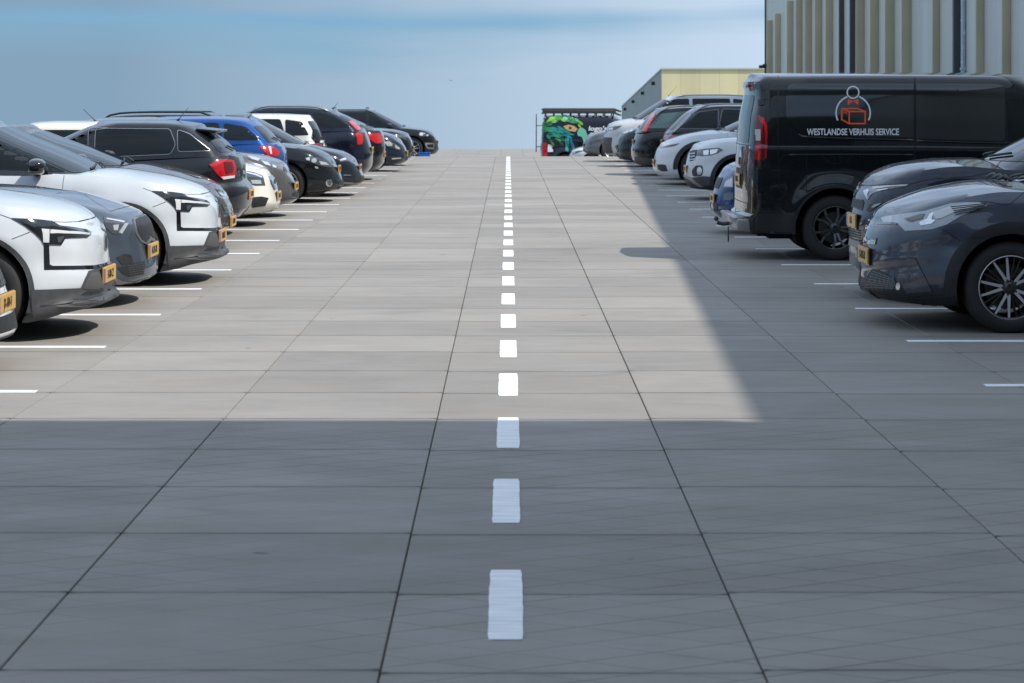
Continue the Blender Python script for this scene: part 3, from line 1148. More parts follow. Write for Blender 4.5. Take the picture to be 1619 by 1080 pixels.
def build_deck():
    prof = [(-14.5, 0.0)]
    for x in JOINTX:
        prof += [(x - 0.0058, 0.0), (x - 0.003, -0.003), (x - 0.0018, -0.016), (x + 0.0018, -0.016), (x + 0.003, -0.003), (x + 0.0058, 0.0)]
    prof.append((14.0, 0.0))
    ys = [-14.0, 0.0, 6, 12, 20, 30, 45, 60, 71, 72, 73, 74, 76, 80, 84, 86, 88, 90, 100, 132]
    V, F = [], []
    for y in ys:
        for x, z in prof:
            V.append((x, y, z + deck_z(y)))
    n = len(prof)
    for r in range(len(ys) - 1):
        for c in range(n - 1):
            F.append((r * n + c, r * n + c + 1, (r + 1) * n + c + 1, (r + 1) * n + c))
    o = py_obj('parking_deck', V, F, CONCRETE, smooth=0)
    tag(o, None, None, kind='structure')
    # the slab's body below
    bm = bmesh.new()
    add_box(bm, (-0.25, 59, -1.75), (28.5, 146, 1.3))
    o = bm_obj('deck_base', bm, mat('deck_side', (0.25, 0.24, 0.23), 0.8, noise=0.1), smooth=0)
    tag(o, None, None, kind='structure')
    # open land far below, falling away with the true horizon
    bm = bmesh.new()
    bmesh.ops.create_grid(bm, x_segments=40, y_segments=40, size=2400)
    for v in bm.verts:
        v.co.z = -8.0 - 0.046 * v.co.y if v.co.y > 0 else -8.0
    o = bm_obj('ground', bm, mat('ground_land', (0.10, 0.12, 0.06), 0.9, noise=0.3, nscale=0.02), smooth=60)
    tag(o, None, None, kind='structure')


build_deck()


def worn_paint(name, col, rough, seed):
    m = bpy.data.materials.new(name)
    m.use_nodes = True
    nt = m.node_tree
    b = nt.nodes['Principled BSDF']
    geo = nt.nodes.new('ShaderNodeNewGeometry')
    mp = nt.nodes.new('ShaderNodeMapping'); mp.inputs['Scale'].default_value = (3, 22, 1); mp.inputs['Location'].default_value = (seed, 0, 0)
    nt.links.new(geo.outputs['Position'], mp.inputs['Vector'])
    n = nt.nodes.new('ShaderNodeTexNoise'); n.inputs['Scale'].default_value = 1.0; n.inputs['Detail'].default_value = 6
    nt.links.new(mp.outputs['Vector'], n.inputs['Vector'])
    cr = nt.nodes.new('ShaderNodeValToRGB')
    cr.color_ramp.elements[0].position = 0.30; cr.color_ramp.elements[0].color = (*[c * 0.74 for c in col], 1)
    cr.color_ramp.elements[1].position = 0.62; cr.color_ramp.elements[1].color = (*col, 1)
    nt.links.new(n.outputs['Fac'], cr.inputs['Fac'])
    nt.links.new(cr.outputs['Color'], b.inputs['Base Color'])
    b.inputs['Roughness'].default_value = rough
    n2 = nt.nodes.new('ShaderNodeTexNoise'); n2.inputs['Scale'].default_value = 90.0
    nt.links.new(geo.outputs['Position'], n2.inputs['Vector'])
    bp = nt.nodes.new('ShaderNodeBump'); bp.inputs['Strength'].default_value = 0.3; bp.inputs['Distance'].default_value = 0.004
    nt.links.new(n2.outputs['Fac'], bp.inputs['Height'])
    nt.links.new(bp.outputs['Normal'], b.inputs['Normal'])
    return m


LANEWHITE = worn_paint('lane_white', (0.90, 0.915, 0.935), 0.55, 0.0)


def marking(name, x0, x1, y0, y1, seed, rough=0.0018, n=14, along='y'):
    """a painted bar with slightly ragged edges, lying on the deck"""
    rnd = random.Random(seed)
    pts = []
    j = lambda: rnd.uniform(-rough, rough)
    if along == 'y':
        c = 0.004
        left = [(x0 + j(), y0 + (y1 - y0) * k / n) for k in range(n + 1)]
        right = [(x1 + j(), y0 + (y1 - y0) * k / n) for k in range(n + 1)]
        left[0] = (x0 + c, y0); right[0] = (x1 - c, y0); left[-1] = (x0 + c, y1); right[-1] = (x1 - c, y1)
    else:
        left = [(x0 + (x1 - x0) * k / n, y0 + j()) for k in range(n + 1)]
        right = [(x0 + (x1 - x0) * k / n, y1 + j()) for k in range(n + 1)]
    V, F = [], []
    for a, b in zip(left, right):
        for p in (a, b):
            V.append((p[0], p[1], deck_z(p[1]) + 0.004))
    m = len(V)
    V += [(x, y, z - 0.0035) for x, y, z in V[:m]]
    for k in range(n):
        a = 2 * k
        F.append((a, a + 1, a + 3, a + 2))
        F.append((a, a + 2, m + a + 2, m + a)); F.append((a + 1, m + a + 1, m + a + 3, a + 3))
    F.append((0, m, m + 1, 1)); F.append((2 * n, 2 * n + 1, m + 2 * n + 1, m + 2 * n))
    o = py_obj(name, V, F, LANEWHITE, smooth=0)
    tag(o, None, None, kind='structure')
    return o


for k in range(-3, 33):
    c = 8.0 + 2.06 * k - 0.003 * k * k
    if c < 71.5:
        marking('lane_marking', -0.0575 - (0.008 if k < 2 else 0), 0.0565 - (0.008 if k < 2 else 0), c - 0.55, c + 0.55, 100 + k)
LEFT_LINES = [13.8, 16.3, 18.75, 21.3, 23.7, 26.25, 28.7, 31.15, 33.6, 36.1] + [36.1 + 2.5 * k for k in range(1, 15)]
RIGHT_LINES = [11.5, 14.1, 16.7, 19.3, 21.9, 24.45, 27.05, 29.4, 32.0, 34.4, 37.0, 39.5, 42.1, 44.8] + [44.8 + 2.55 * k for k in range(1, 11)]
for i, d in enumerate([8.8, 11.3] + LEFT_LINES):
    marking('bay_marking', -7.9, -2.76 + random.uniform(-.02, .02), d - 0.055, d + 0.055, 300 + i, 0.003, 10, 'x')
for i, d in enumerate(RIGHT_LINES):
    marking('bay_marking', 2.83 + random.uniform(-.02, .02), 7.7, d - 0.055, d + 0.055, 400 + i, 0.003, 10, 'x')


# ------------------------------------------------------------------ buildings
def panel_mat(name, col, period, axis, seam=0.012, rough=0.45, hper=None, metal=0.0, dark=0.55):
    m = bpy.data.materials.new(name)
    m.use_nodes = True
    nt = m.node_tree
    N, L = nt.nodes.new, nt.links.new
    b = nt.nodes['Principled BSDF']
    tc = N('ShaderNodeTexCoord')
    sep = N('ShaderNodeSeparateXYZ'); L(tc.outputs['Object'], sep.inputs['Vector'])

    def seamline(out, per, w):
        d = N('ShaderNodeMath'); d.operation = 'DIVIDE'; L(out, d.inputs[0]); d.inputs[1].default_value = per
        f = N('ShaderNodeMath'); f.operation = 'FRACT'; L(d.outputs[0], f.inputs[0])
        s = N('ShaderNodeMath'); s.operation = 'SUBTRACT'; L(f.outputs[0], s.inputs[0]); s.inputs[1].default_value = 0.5
        a = N('ShaderNodeMath'); a.operation = 'ABSOLUTE'; L(s.outputs[0], a.inputs[0])
        g = N('ShaderNodeMath'); g.operation = 'GREATER_THAN'; L(a.outputs[0], g.inputs[0]); g.inputs[1].default_value = 0.5 - w / per / 2
        fl = N('ShaderNodeMath'); fl.operation = 'FLOOR'; L(d.outputs[0], fl.inputs[0])
        return g.outputs[0], fl.outputs[0]
    g, fl = seamline(sep.outputs[axis], period, seam)
    if hper:
        g2, _ = seamline(sep.outputs['Z'], hper, seam)
        mxx = N('ShaderNodeMath'); mxx.operation = 'MAXIMUM'; L(g, mxx.inputs[0]); L(g2, mxx.inputs[1]); g = mxx.outputs[0]
    wn = N('ShaderNodeTexWhiteNoise'); wn.noise_dimensions = '1D'; L(fl, wn.inputs['W'])
    mr = N('ShaderNodeMapRange'); mr.inputs['To Min'].default_value = 0.94; mr.inputs['To Max'].default_value = 1.05; L(wn.outputs['Value'], mr.inputs['Value'])
    mp = N('ShaderNodeMapping'); mp.inputs['Scale'].default_value = (0.8, 0.8, 0.12); L(tc.outputs['Object'], mp.inputs['Vector'])
    n = N('ShaderNodeTexNoise'); n.inputs['Scale'].default_value = 1.0; n.inputs['Detail'].default_value = 6; L(mp.outputs['Vector'], n.inputs['Vector'])
    m2 = N('ShaderNodeMapRange'); m2.inputs['From Min'].default_value = 0.3; m2.inputs['From Max'].default_value = 0.7
    m2.inputs['To Min'].default_value = 0.92; m2.inputs['To Max'].default_value = 1.06; L(n.outputs['Fac'], m2.inputs['Value'])
    mu = N('ShaderNodeMath'); mu.operation = 'MULTIPLY'; L(mr.outputs['Result'], mu.inputs[0]); L(m2.outputs['Result'], mu.inputs[1])
    sm = N('ShaderNodeMath'); sm.operation = 'MULTIPLY_ADD'; L(g, sm.inputs[0]); sm.inputs[1].default_value = -dark; sm.inputs[2].default_value = 1.0
    mu2 = N('ShaderNodeMath'); mu2.operation = 'MULTIPLY'; L(mu.outputs[0], mu2.inputs[0]); L(sm.outputs[0], mu2.inputs[1])
    sc = N('ShaderNodeVectorMath'); sc.operation = 'SCALE'; sc.inputs[0].default_value = col; L(mu2.outputs[0], sc.inputs['Scale'])
    L(sc.outputs['Vector'], b.inputs['Base Color'])
    b.inputs['Roughness'].default_value = rough
    b.inputs['Metallic'].default_value = metal
    bp = N('ShaderNodeBump'); bp.inputs['Strength'].default_value = 0.6; bp.inputs['Distance'].default_value = 0.01; bp.invert = True
    L(g, bp.inputs['Height']); L(bp.outputs['Normal'], b.inputs['Normal'])
    return m


def build_hall():
    """the tall clad hall along the right side; local x runs along its long wall (away from the viewer), local -y... faces the lane"""
    H, X0, SL = 10.0, 8.22, 0.0367
    Y0, Y1 = -14.0, 113.7
    ang = math.atan(SL)
    root = empty('industrial_hall', (X0, 0, 0), -ang)      # local y runs along the wall, local x into the building
    tag(root, 'tall industrial hall clad in pale grey panels with olive upright fins', 'building')
    wallm = panel_mat('pale_cladding', (0.56, 0.575, 0.55), 0.9, 'Y', 0.012, 0.4, dark=0.25)
    finm = mat('olive_fin', (0.46, 0.415, 0.285), 0.5, noise=0.08, nscale=1.0)
    ca = math.cos(ang)
    y0, y1 = Y0 / ca, Y1 / ca
    bm = bmesh.new()
    add_box(bm, (9.0, (y0 + y1) / 2, (H - 9) / 2), (18.0, y1 - y0, H + 9))
    bm_obj('wall', bm, wallm, root, smooth=0)
    bm = bmesh.new()
    add_box(bm, (9.0, (y0 + y1) / 2, H + 0.06), (18.2, y1 - y0 + 0.2, 0.12))
    bm_obj('roof_edge', bm, mat('roof_trim', (0.30, 0.32, 0.33), 0.5, noise=0.05), root, smooth=0)
    bm = bmesh.new()
    add_box(bm, (-0.04, y1 - 0.06, (H - 9) / 2), (0.07, 0.16, H + 9 - 0.01))
    bm_obj('corner_trim', bm, mat('dark_trim', (0.10, 0.11, 0.115), 0.45, noise=0.05), root, smooth=0)
    # fins, from their columns in the photograph; the far ones are shorter
    cols = [1225.3, 1238.4, 1258, 1272.5, 1287.3, 1303.5, 1320.9, 1370.7, 1393.3, 1418, 1444.9, 1489.8, 1560, 1602]
    tops = {0: 5.42, 1: 5.55, 2: 5.85}
    ds = [FOC * X0 / (c - 945 + 0.0) for c in cols] + [41.5, 37.8, 34.2, 30.4, 26.8]
    for i, d in enumerate(ds):
        t = tops.get(i, H - 0.35)
        dep = 0.25 if i < 11 else 0.17
        bm = bmesh.new()
        add_box(bm, (-dep / 2 - 0.002, d / ca, (t - 1.0) / 2), (dep, 0.09, t + 1.0), bevel=0.008)
        bm_obj('fin', bm, finm, root, smooth=30)
    # dark recess frames and a downpipe
    for c, w in ((1338.3, 0.16), (1355.7, 0.16), (1523.0, 0.17)):
        d = FOC * X0 / (c - 945)
        bm = bmesh.new()
        add_box(bm, (-w / 2 - 0.003, d / ca, 4.2), (w, 0.22, 11.2), bevel=0.01)
        bm_obj('dark_post', bm, mat('post_dark', (0.055, 0.058, 0.06), 0.4, noise=0.1), root, smooth=30)
    d = FOC * X0 / (1531.5 - 945)
    bm = bmesh.new()
    add_tube(bm, [(-0.06, d / ca, -1.2), (-0.06, d / ca, H - 0.4)], 0.055, 12)
    for z in (0.6, 2.4, 4.2, 6.0, 7.8):
        add_box(bm, (-0.06, d / ca, z), (0.13, 0.13, 0.05))
    bm_obj('downpipe', bm, mat('zinc_pipe', (0.50, 0.58, 0.66), 0.22, metal=0.6, noise=0.08), root, smooth=40)
    bm = bmesh.new()
    add_box(bm, (-0.20, y1 - 0.35, 3.32), (0.34, 0.24, 0.15), bevel=0.03)
    add_tube(bm, [(0.0, y1 - 0.35, 3.42), (-0.2, y1 - 0.35, 3.42)], 0.03, 8)
    bm_obj('wall_lamp', bm, BLACK, root, smooth=40)
    # unseen slab added high overhead: its edge draws the shade across the foreground
    ye = 12.57 - 0.25 * H
    bm = bmesh.new()
    add_box(bm, (-5.2, ye - 3.1, H - 0.35), (10.4, 6.2, 0.7))
    o = bm_obj('added_shade_slab', bm, mat('shade_slab_panel', (0.55, 0.56, 0.57), 0.5, noise=0.05), root, smooth=0)
    o.rotation_euler = (0, 0, ang)
    # unseen dark wing added behind the viewer to darken the reflections in the cars
    bm = bmesh.new()
    add_box(bm, (-12.2, -12.0, (H - 9) / 2 - 0.2), (24.3, 10.0, H + 9 - 0.5))
    o = bm_obj('added_rear_wing', bm, panel_mat('dark_panels', (0.07, 0.075, 0.08), 1.2, 'X', 0.015, 0.4, dark=0.3), root, smooth=0)
    o.rotation_euler = (0, 0, ang)
    return root


build_hall()


def build_far_hall():
    D1, D2, XL = 150.0, 203.0, 9.72
    zt = lambda d: 3.67 + (1.16 - 3.67) * (d - D1) / (D2 - D1)
    root = empty('warehouse', (XL, D1, -9))
    tag(root, 'low warehouse with a cream front and grey side wall beyond the deck', 'building')
    W = 30.0
    zz = lambda d: zt(d) + 9
    cream = panel_mat('cream_cladding', (0.88, 0.76, 0.46), 1.22, 'X', 0.03, 0.5, dark=0.22)
    grey = panel_mat('grey_side', (0.30, 0.335, 0.36), 2.4, 'Y', 0.03, 0.5, dark=0.2)
    V = [(0, 0, 0), (W, 0, 0), (W, 0, zz(D1)), (0, 0, zz(D1)), (0, D2 - D1, 0), (W, D2 - D1, 0), (W, D2 - D1, zz(D2)), (0, D2 - D1, zz(D2))]
    py_obj('front_wall', [V[0], V[1], V[2], V[3]] + [(x, 0.2, z) for x, y, z in V[:4]], [(0, 1, 2, 3), (7, 6, 5, 4), (0, 3, 7, 4), (1, 5, 6, 2), (3, 2, 6, 7)], cream, root, smooth=0)
    S = [(0.02, 0.2, 0), (0.02, D2 - D1, 0), (0.02, D2 - D1, zz(D2)), (0.02, 0.2, zz(D1) - 0.01)]
    py_obj('side_wall', S + [(0.3, y, z) for x, y, z in S], [(0, 1, 2, 3), (7, 6, 5, 4), (0, 4, 5, 1), (1, 5, 6, 2), (2, 6, 7, 3), (3, 7, 4, 0)], grey, root, smooth=0)
    py_obj('roof', [(0.3, 0.2, zz(D1) - 0.05), (W, 0.2, zz(D1) - 0.05), (W, D2 - D1, zz(D2) - 0.05), (0.3, D2 - D1, zz(D2) - 0.05)], [(0, 1, 2, 3)], mat('roof_felt', (0.12, 0.12, 0.125), 0.8), root, smooth=0)
    cap = mat('coping', (0.62, 0.62, 0.60), 0.5)
    bm = bmesh.new(); add_box(bm, (W / 2, 0.08, zz(D1) + 0.05), (W + 0.1, 0.3, 0.1)); bm_obj('coping', bm, cap, root, smooth=0)
    a, b = Vector((0.12, 0.24, zz(D1) + 0.03)), Vector((0.12, D2 - D1, zz(D2) + 0.03))
    bm = bmesh.new(); vs = add_box(bm, (0, 0, 0), (0.3, (b - a).length, 0.1))
    rot = (b - a).to_track_quat('Y', 'Z').to_matrix()
    bmesh.ops.rotate(bm, cent=(0, 0, 0), matrix=rot, verts=bm.verts); bmesh.ops.translate(bm, vec=(a + b) / 2, verts=bm.verts)
    bm_obj('coping', bm, cap, root, smooth=0)
    for px, py in ((1034.6, 131.7), (1017.6, 147.3), (1002.6, 160.6), (989.5, 172.5)):
        d = FOC * XL / (px - VX)
        z = CAM_H + (VY - py) * d / FOC + 9
        bm = bmesh.new()
        bmesh.ops.create_cone(bm, cap_ends=True, segments=16, radius1=0.12, radius2=0.12, depth=0.3, matrix=Matrix.Translation((-0.05, d - D1, z)) @ Matrix.Rotation(R(90), 4, 'Y'))
        bm_obj('vent', bm, BLACK, root, smooth=40)


build_far_hall()


def build_bird(px, py, D, span, label, flip=1):
    x, z = (px - VX) / FOC * D, CAM_H + (VY - py) / FOC * D
    bm = bmesh.new()
    # body along x, wings raised; one closed skin
    st = [(-0.22, 0.006), (-0.14, 0.03), (-0.02, 0.055), (0.10, 0.045), (0.16, 0.03), (0.20, 0.034), (0.235, 0.02), (0.27, 0.004)]
    rings = []
    for xx, r in st:
        rings.append([bm.verts.new((xx, r * math.cos(2 * math.pi * k / 10), r * 0.9 * math.sin(2 * math.pi * k / 10))) for k in range(10)])
    for a, b in zip(rings, rings[1:]):
        for k in range(10):
            bm.faces.new((a[k], a[(k + 1) % 10], b[(k + 1) % 10], b[k]))
    bm.faces.new(rings[0][::-1]); bm.faces.new(rings[-1])
    for sg in (-1, 1):
        pts = [(0.0, 0.10, -0.06, 0.02), (0.28, 0.09, -0.05, 0.10), (0.52, 0.02, -0.10, 0.09), (0.70, -0.10, -0.15, 0.02)]
        prev = None
        for y, xa, xb, zz in pts:
            t = 0.012 * (1 - y)
            ring = [bm.verts.new((xa, sg * y, zz)), bm.verts.new(((xa + xb) / 2, sg * y, zz + t)), bm.verts.new((xb, sg * y, zz)), bm.verts.new(((xa + xb) / 2, sg * y, zz - t))]
            if prev:
                for k in range(4):
                    bm.faces.new((prev[k], prev[(k + 1) % 4], ring[(k + 1) % 4], ring[k]))
            prev = ring
        bm.faces.new(prev)
    bmesh.ops.recalc_face_normals(bm, faces=bm.faces)
    sc = span / 1.4
    bmesh.ops.scale(bm, vec=(sc, sc, sc), verts=bm.verts)
    o = bm_obj('bird', bm, BIRDGREY, smooth=50, loc=(x, D, z))
    o.rotation_euler = (R(10), R(-12 * flip), R(140 if flip > 0 else 30))
    tag(o, label, 'bird', 'birds in the sky')


build_bird(713, 127.5, 330, 1.15, 'grey bird flying, largest of the birds in the sky')
build_bird(361, 127, 640, 0.75, 'tiny distant bird above the dark roof rails of the parked estate car')
build_bird(69, 129, 640, 0.65, 'tiny distant bird above the white car roof at the left', -1)


def build_crate():
    D = 73.2
    x0, x1 = (662 - VX) / FOC * D, (680 - VX) / FOC * D
    w, zb = x1 - x0, deck_z(D)
    bm = bmesh.new()
    t = 0.018
    h = 0.17
    add_box(bm, (0, 0, t / 2 + 0.002), (w - 0.03, 0.27, t))
    for sg in (-1, 1):
        add_box(bm, (0, sg * 0.14, h / 2 + 0.002), (w - 0.02, t, h), bevel=0.004)
        add_box(bm, (sg * (w / 2 - 0.012), 0, h / 2 + 0.002), (t, 0.262, h), bevel=0.004)
        add_box(bm, (0, sg * 0.146, h - 0.008), (w + 0.02, 0.034, 0.02), bevel=0.004)
        add_box(bm, (sg * (w / 2 - 0.004), 0, h - 0.0075), (0.034, 0.262, 0.0205), bevel=0.004)
    o = bm_obj('crate', bm, mat('blue_plastic', (0.01, 0.115, 0.52), 0.4, noise=0.05), smooth=40, loc=((x0 + x1) / 2, D, zb))
    tag(o, 'small bright blue plastic crate on the deck edge before the farthest black car', 'crate')


build_crate()


# ------------------------------------------------------------------ shapes of car
def hatch(L=4.05, W=0.875, H=1.46, cowl=1.10, cz=0.98, nose=0.68, fa=0.84, wb=2.55, rw=0.315, **k):
    S = dict(L=L, W=W, fa=fa, wb=wb, rw=rw, ra=rw + 0.05,
             hood=[(0, nose - 0.06), (0.06, nose), (0.20, nose + (cz - nose) * 0.38), (0.55, nose + (cz - nose) * 0.77), (cowl, cz)],
             belt=[(cowl + 0.15, cz - 0.04), (L * 0.62, cz + 0.0), (L - 0.35, cz + 0.02), (L, cz - 0.05)],
             F=[(0, .09), (.12, .03), (.3, 0), (.55, .015), (.8, .05), (.93, .08), (1, .13)],
             R=[(0, .12), (.15, .02), (.45, 0), (.6, .03), (.85, .09), (1, .14)],
             gF=[(0, cowl - 0.10), (.5, cowl + 0.42), (.85, cowl + 0.80), (1, cowl + 1.02)],
             gR=[(0, L - 0.13), (.5, L - 0.27), (.85, L - 0.42), (1, L - 0.52)],
             roof=[(cowl + 0.7, H - 0.06), (cowl + 1.2, H), (L - 1.3, H - 0.005), (L - 0.45, H - 0.075)])
    S.update(k)
    S.setdefault('dlo', None)
    return S


def auto_dlo(c, n=2, rise=0.02, rear=0.62, top=0.90, qtr=True):
    """side glass from the belt, the windscreen and the roof"""
    S = c.s
    L = S['L']
    zlo = lambda s: float(c.zs(s)) + rise
    zhi = lambda s: float(c.roof(s)) - S.get('crown', 0.045) - 0.055
    sf0 = float(c.gF(0.05)) + 0.30
    sf1 = float(c.gF(0.93)) + 0.12
    sr0 = float(c.gR(0.05)) - 0.22
    sr1 = float(c.gR(0.9)) - 0.16
    B = S['fa'] + S['wb'] * 0.52
    Cc = S['fa'] + S['wb'] * 0.90
    out = [[(sf0, zlo(sf0)), (B - 0.04, zlo(B)), (B - 0.06, zhi(B)), (sf1 + 0.25, zhi(sf1 + 0.25)), (sf1, zhi(sf1) - 0.03)]]
    e0 = min(sr0, Cc + 0.12)
    out.append([(B + 0.04, zlo(B)), (Cc, zlo(Cc)), (Cc + 0.06, zlo(Cc) + 0.12), (min(Cc - 0.02, sr1), zhi(Cc - 0.02)), (B + 0.03, zhi(B))])
    if qtr and sr0 - Cc > 0.28:
        out.append([(Cc + 0.09, zlo(Cc) + 0.03), (sr0, zlo(sr0) + 0.03), (sr1, zhi(sr1) - 0.03), (Cc + 0.07, zhi(Cc) - 0.005)])
    return out


def dress(c, trim=None, doors=True, mirror_m=None, hand=None, cladding=False, wiper=True, plates=('front', 'rear'), ptxt='00-XX-00', pz=(0.45, 0.75), hl=True, tl=True, grille=True, glass=None, seam=True):
    """what every car has"""
    S = c.s
    L, W = S['L'], S['W']
    c.windows(S.get('dlo') or auto_dlo(c, **S.get('dloopt', {})), trim, glass)
    c.windscreen()
    c.rear_window(*S.get('rw_band', (0.12, 0.82)), wiper=wiper)
    sm = float(c.gF(0.05)) + 0.56
    c.mirrors(sm, float(c.zs(sm)) + 0.03, mirror_m)
    if doors:
        sA = S['fa'] + S['rw'] + 0.20
        B = S['fa'] + S['wb'] * 0.52
        sC = min(S['fa'] + S['wb'] * 0.90, S['fa'] + S['wb'] - S['rw'] - 0.08)
        c.doors(sA, B, sC)
        c.handles((B - 0.22, sC - 0.20), float(c.zs(B)) - 0.13, hand)
    if cladding:
        c.arch_trim(); c.sill()
    # hood seam
    hz = S['hood']
    cw = S['hood'][-1][0]
    if seam:
        c.line([(0.22, 0.0), (0.24, W * 0.45), (0.40, W * 0.70), (cw, W * 0.80)], 'top', 0.0045, which='body', step=0.05)
    n = float(c.zs(0.3))
    if hl:
        for o in c.panel('headlight', [(0.16, n - 0.17), (0.50, n - 0.04), (0.62, n - 0.015), (0.40, n - 0.01), (0.20, n - 0.06)], LENS, 'side', which='body', rnd=0.02, off=0.005):
            pass
    if grille:
        g0 = S['hood'][1][1]
        c.panel('grille', [(-0.36, g0 - 0.20), (0.36, g0 - 0.20), (0.44, g0 - 0.09), (-0.44, g0 - 0.09)], GLOSSBLK, 'front', which='body', rnd=0.03, mirror=False, off=0.006)
        c.panel('lower_grille', [(-0.45, 0.26), (0.45, 0.26), (0.38, 0.36), (-0.38, 0.36)], BLACK, 'front', which='body', rnd=0.02, mirror=False, off=0.006)
    if tl:
        zt = float(c.zs(L - 0.3)) - 0.12
        c.panel('taillight', [(L - 0.42, zt + 0.02), (L - 0.10, zt + 0.05), (L - 0.03, zt - 0.02), (L - 0.03, zt - 0.16), (L - 0.15, zt - 0.17)], REDLENS, 'side', which='body', rnd=0.03, off=0.006)
    if 'front' in plates:
        c.plate('front', pz[0], ptxt)
    if 'rear' in plates:
        c.plate('rear', pz[1], ptxt)


GROUP_L = 'cars parked in the sunlit row'
GROUP_R = 'cars parked in the shaded row'
CARS = {}


def led_lamp(c, outer, bits, plane='cam', m=LENS, off=0.005):
    """a headlight or taillight traced in the picture plane, with its bright pieces as sub-parts"""
    o = c.panel('headlight', outer, m, plane, which='body', off=off)
    for pts, mm in bits:
        c.panel('light_strip', pts, mm, plane, which='body', off=off + 0.004, parent=o)
    return o


def zm(scale, x0, y0):
    """points read off an enlargement of the photograph -> its pixels"""
    return lambda *p: [(x0 + a / scale, y0 + b / scale) for a, b in p]


# ================================================================== the sunlit row, left
# ---- two white electric SUVs with black roofs
WHITE = paint('arctic_white', (0.55, 0.585, 0.615), 0.0, 0.35)


def electric_suv_spec():
    L = 4.233
    return dict(L=L, W=0.918, fa=0.80, wb=2.65, rw=0.345, ra=0.395, flare=0.03, drop=0.035, wheel='aero', tw=0.235, inset=0.0,
                hood=[(0, 0.72), (0.06, 0.775), (0.14, 0.835), (0.34, 0.93), (0.70, 1.012), (1.10, 1.06)],
                belt=[(1.35, 1.025), (2.4, 1.06), (3.7, 1.10), (L, 1.04)],
                bot=[(0, .215), (.12, .205), (.35, .15), (.55, .125), (.9, .15), (L / 2, .20), (L - .5, .20), (L, .27)],
                F=[(0, .0), (.05, -.04), (.10, -.035), (.15, .005), (.22, .01), (.32, 0.0), (.42, .005), (.52, .025), (.75, .045), (.9, .065), (1, .12)],
                R=[(0, .12), (.15, .02), (.45, 0), (.6, .02), (.85, .05), (1, .10)],
                fr=(0.62, 2.55), rr=(0.45, 2.8), plan=0.012,
                wv=[(0, .93), (.06, .965), (.16, .985), (.34, .992), (.55, .985), (.72, .998), (.84, .985), (.93, .955), (1, .915)],
                gF=[(0, 0.98), (.5, 1.52), (.85, 1.92), (1, 2.10)], gR=[(0, L - .10), (.5, L - .2), (.85, L - .38), (1, L - .5)],
                gw=[(0, .945), (.5, .90), (.8, .845), (.93, .80), (1, .75)],
                roof=[(1.8, 1.49), (2.3, 1.535), (2.9, 1.55), (3.9, 1.50)], cabmat=GLOSSBLK, wrot=0.4, low=(([0, .3, .7, 4.2], [.36, .34, .33, .33]), CLAD))


def electric_suv(label, edge, D, plate_text):
    c = Car('parked_suv', label, 'car', GROUP_L, 'L', True, edge, D, electric_suv_spec(), WHITE)
    S = c.s
    dress(c, seam=False, cladding=False, hl=False, grille=False, ptxt=plate_text, pz=(0.42, 0.85), mirror_m=GLOSSBLK, tl=False)
    L = S['L']
    c.panel('taillight', [(L - .25, 0.98), (L - .05, 1.0), (L - .03, .74), (L - .14, .72)], REDLENS, 'side', which='body', rnd=.03)
    if CARS.get('ev'):                     # trace from the nearer twin, whose picture is larger
        pass
    # trace in the picture of the nearer one, mapped into this car's own frame
    ref = (-2.955, 17.5)
    c2loc, c2D = c.loc.copy(), c.D
    c.loc = Vector((ref[0] - L / 2, ref[1], 0))
    z = zm(5.143, 0, 330)
    lamp = z((95, 80), (190, 84), (280, 88), (420, 105), (450, 122), (480, 140), (600, 155), (700, 172), (735, 190), (735, 212), (705, 235), (610, 238), (527, 240), (495, 295), (400, 292), (360, 300), (345, 275), (330, 250), (285, 205), (200, 140))
    o = led_lamp(c, lamp, [(z((332, 166), (395, 170), (395, 202), (392, 277), (346, 275), (342, 205)), LEDSTRIP),
                           (z((402, 172), (470, 178), (550, 186), (640, 192), (722, 204), (716, 218), (640, 210), (550, 206), (470, 202), (402, 203)), LEDSTRIP),
                           (z((455, 235), (515, 225), (482, 278), (462, 278)), LENS)], m=GLOSSBLK, off=.009)
    c.panel('front_trim', z((355, 302), (398, 296), (404, 455), (430, 465), (600, 464), (760, 460), (840, 445), (914, 425), (916, 442), (840, 472), (765, 492), (600, 496), (358, 498)), GLOSSBLK, 'cam', which='body', off=0.003)
    c.panel('bumper_cladding', z((248, 660), (400, 656), (655, 645), (718, 506), (780, 492), (850, 478), (918, 455), (920, 560), (916, 640), (868, 655), (866, 680), (905, 674), (936, 690), (900, 735), (820, 770), (700, 803), (500, 848), (310, 885), (292, 940), (272, 942), (258, 800)), CLAD, 'cam', which='body', off=0.008)
    c.panel('air_intake', z((590, 745), (700, 668), (830, 655), (832, 705), (700, 745)), BLACK, 'cam', which='body', off=0.012)
    c.panel('air_intake', z((325, 788), (480, 768), (590, 752), (590, 766), (480, 782), (325, 797)), BLACK, 'cam', which='body', off=0.012)
    c.panel('bumper_panel', z((735, 520), (800, 520), (832, 640), (770, 655), (668, 648)), mat('dark_grey_plastic', (0.075, 0.077, 0.082), 0.5), 'cam', which='body', off=0.011)
    em = c.panel('badge', z(*ellipse(856, 270, 16, 72, 18)), SATIN, 'cam', which='body', off=0.008, mirror=False)
    c.panel('badge_centre', z(*ellipse(855, 270, 9, 52, 14)), BLACK, 'cam', which='body', off=0.010, mirror=False, parent=em[0])
    c.line(z((420, 106), (520, 110), (650, 105), (720, 88), (785, 60)), 'cam', 0.0045, which='body')
    c.line(z((0, 48), (60, 70), (100, 84)), 'cam', 0.0045, which='body')
    c.line(z((95, 248), (170, 220), (243, 190)), 'cam', 0.005, which='body')
    c.loc, c.D = c2loc, c2D
    c.arch_trim(CLAD, 0.035, 0.006, lo=-4)
    c.sill(CLAD, 0.36)
    c.finish()
    return c


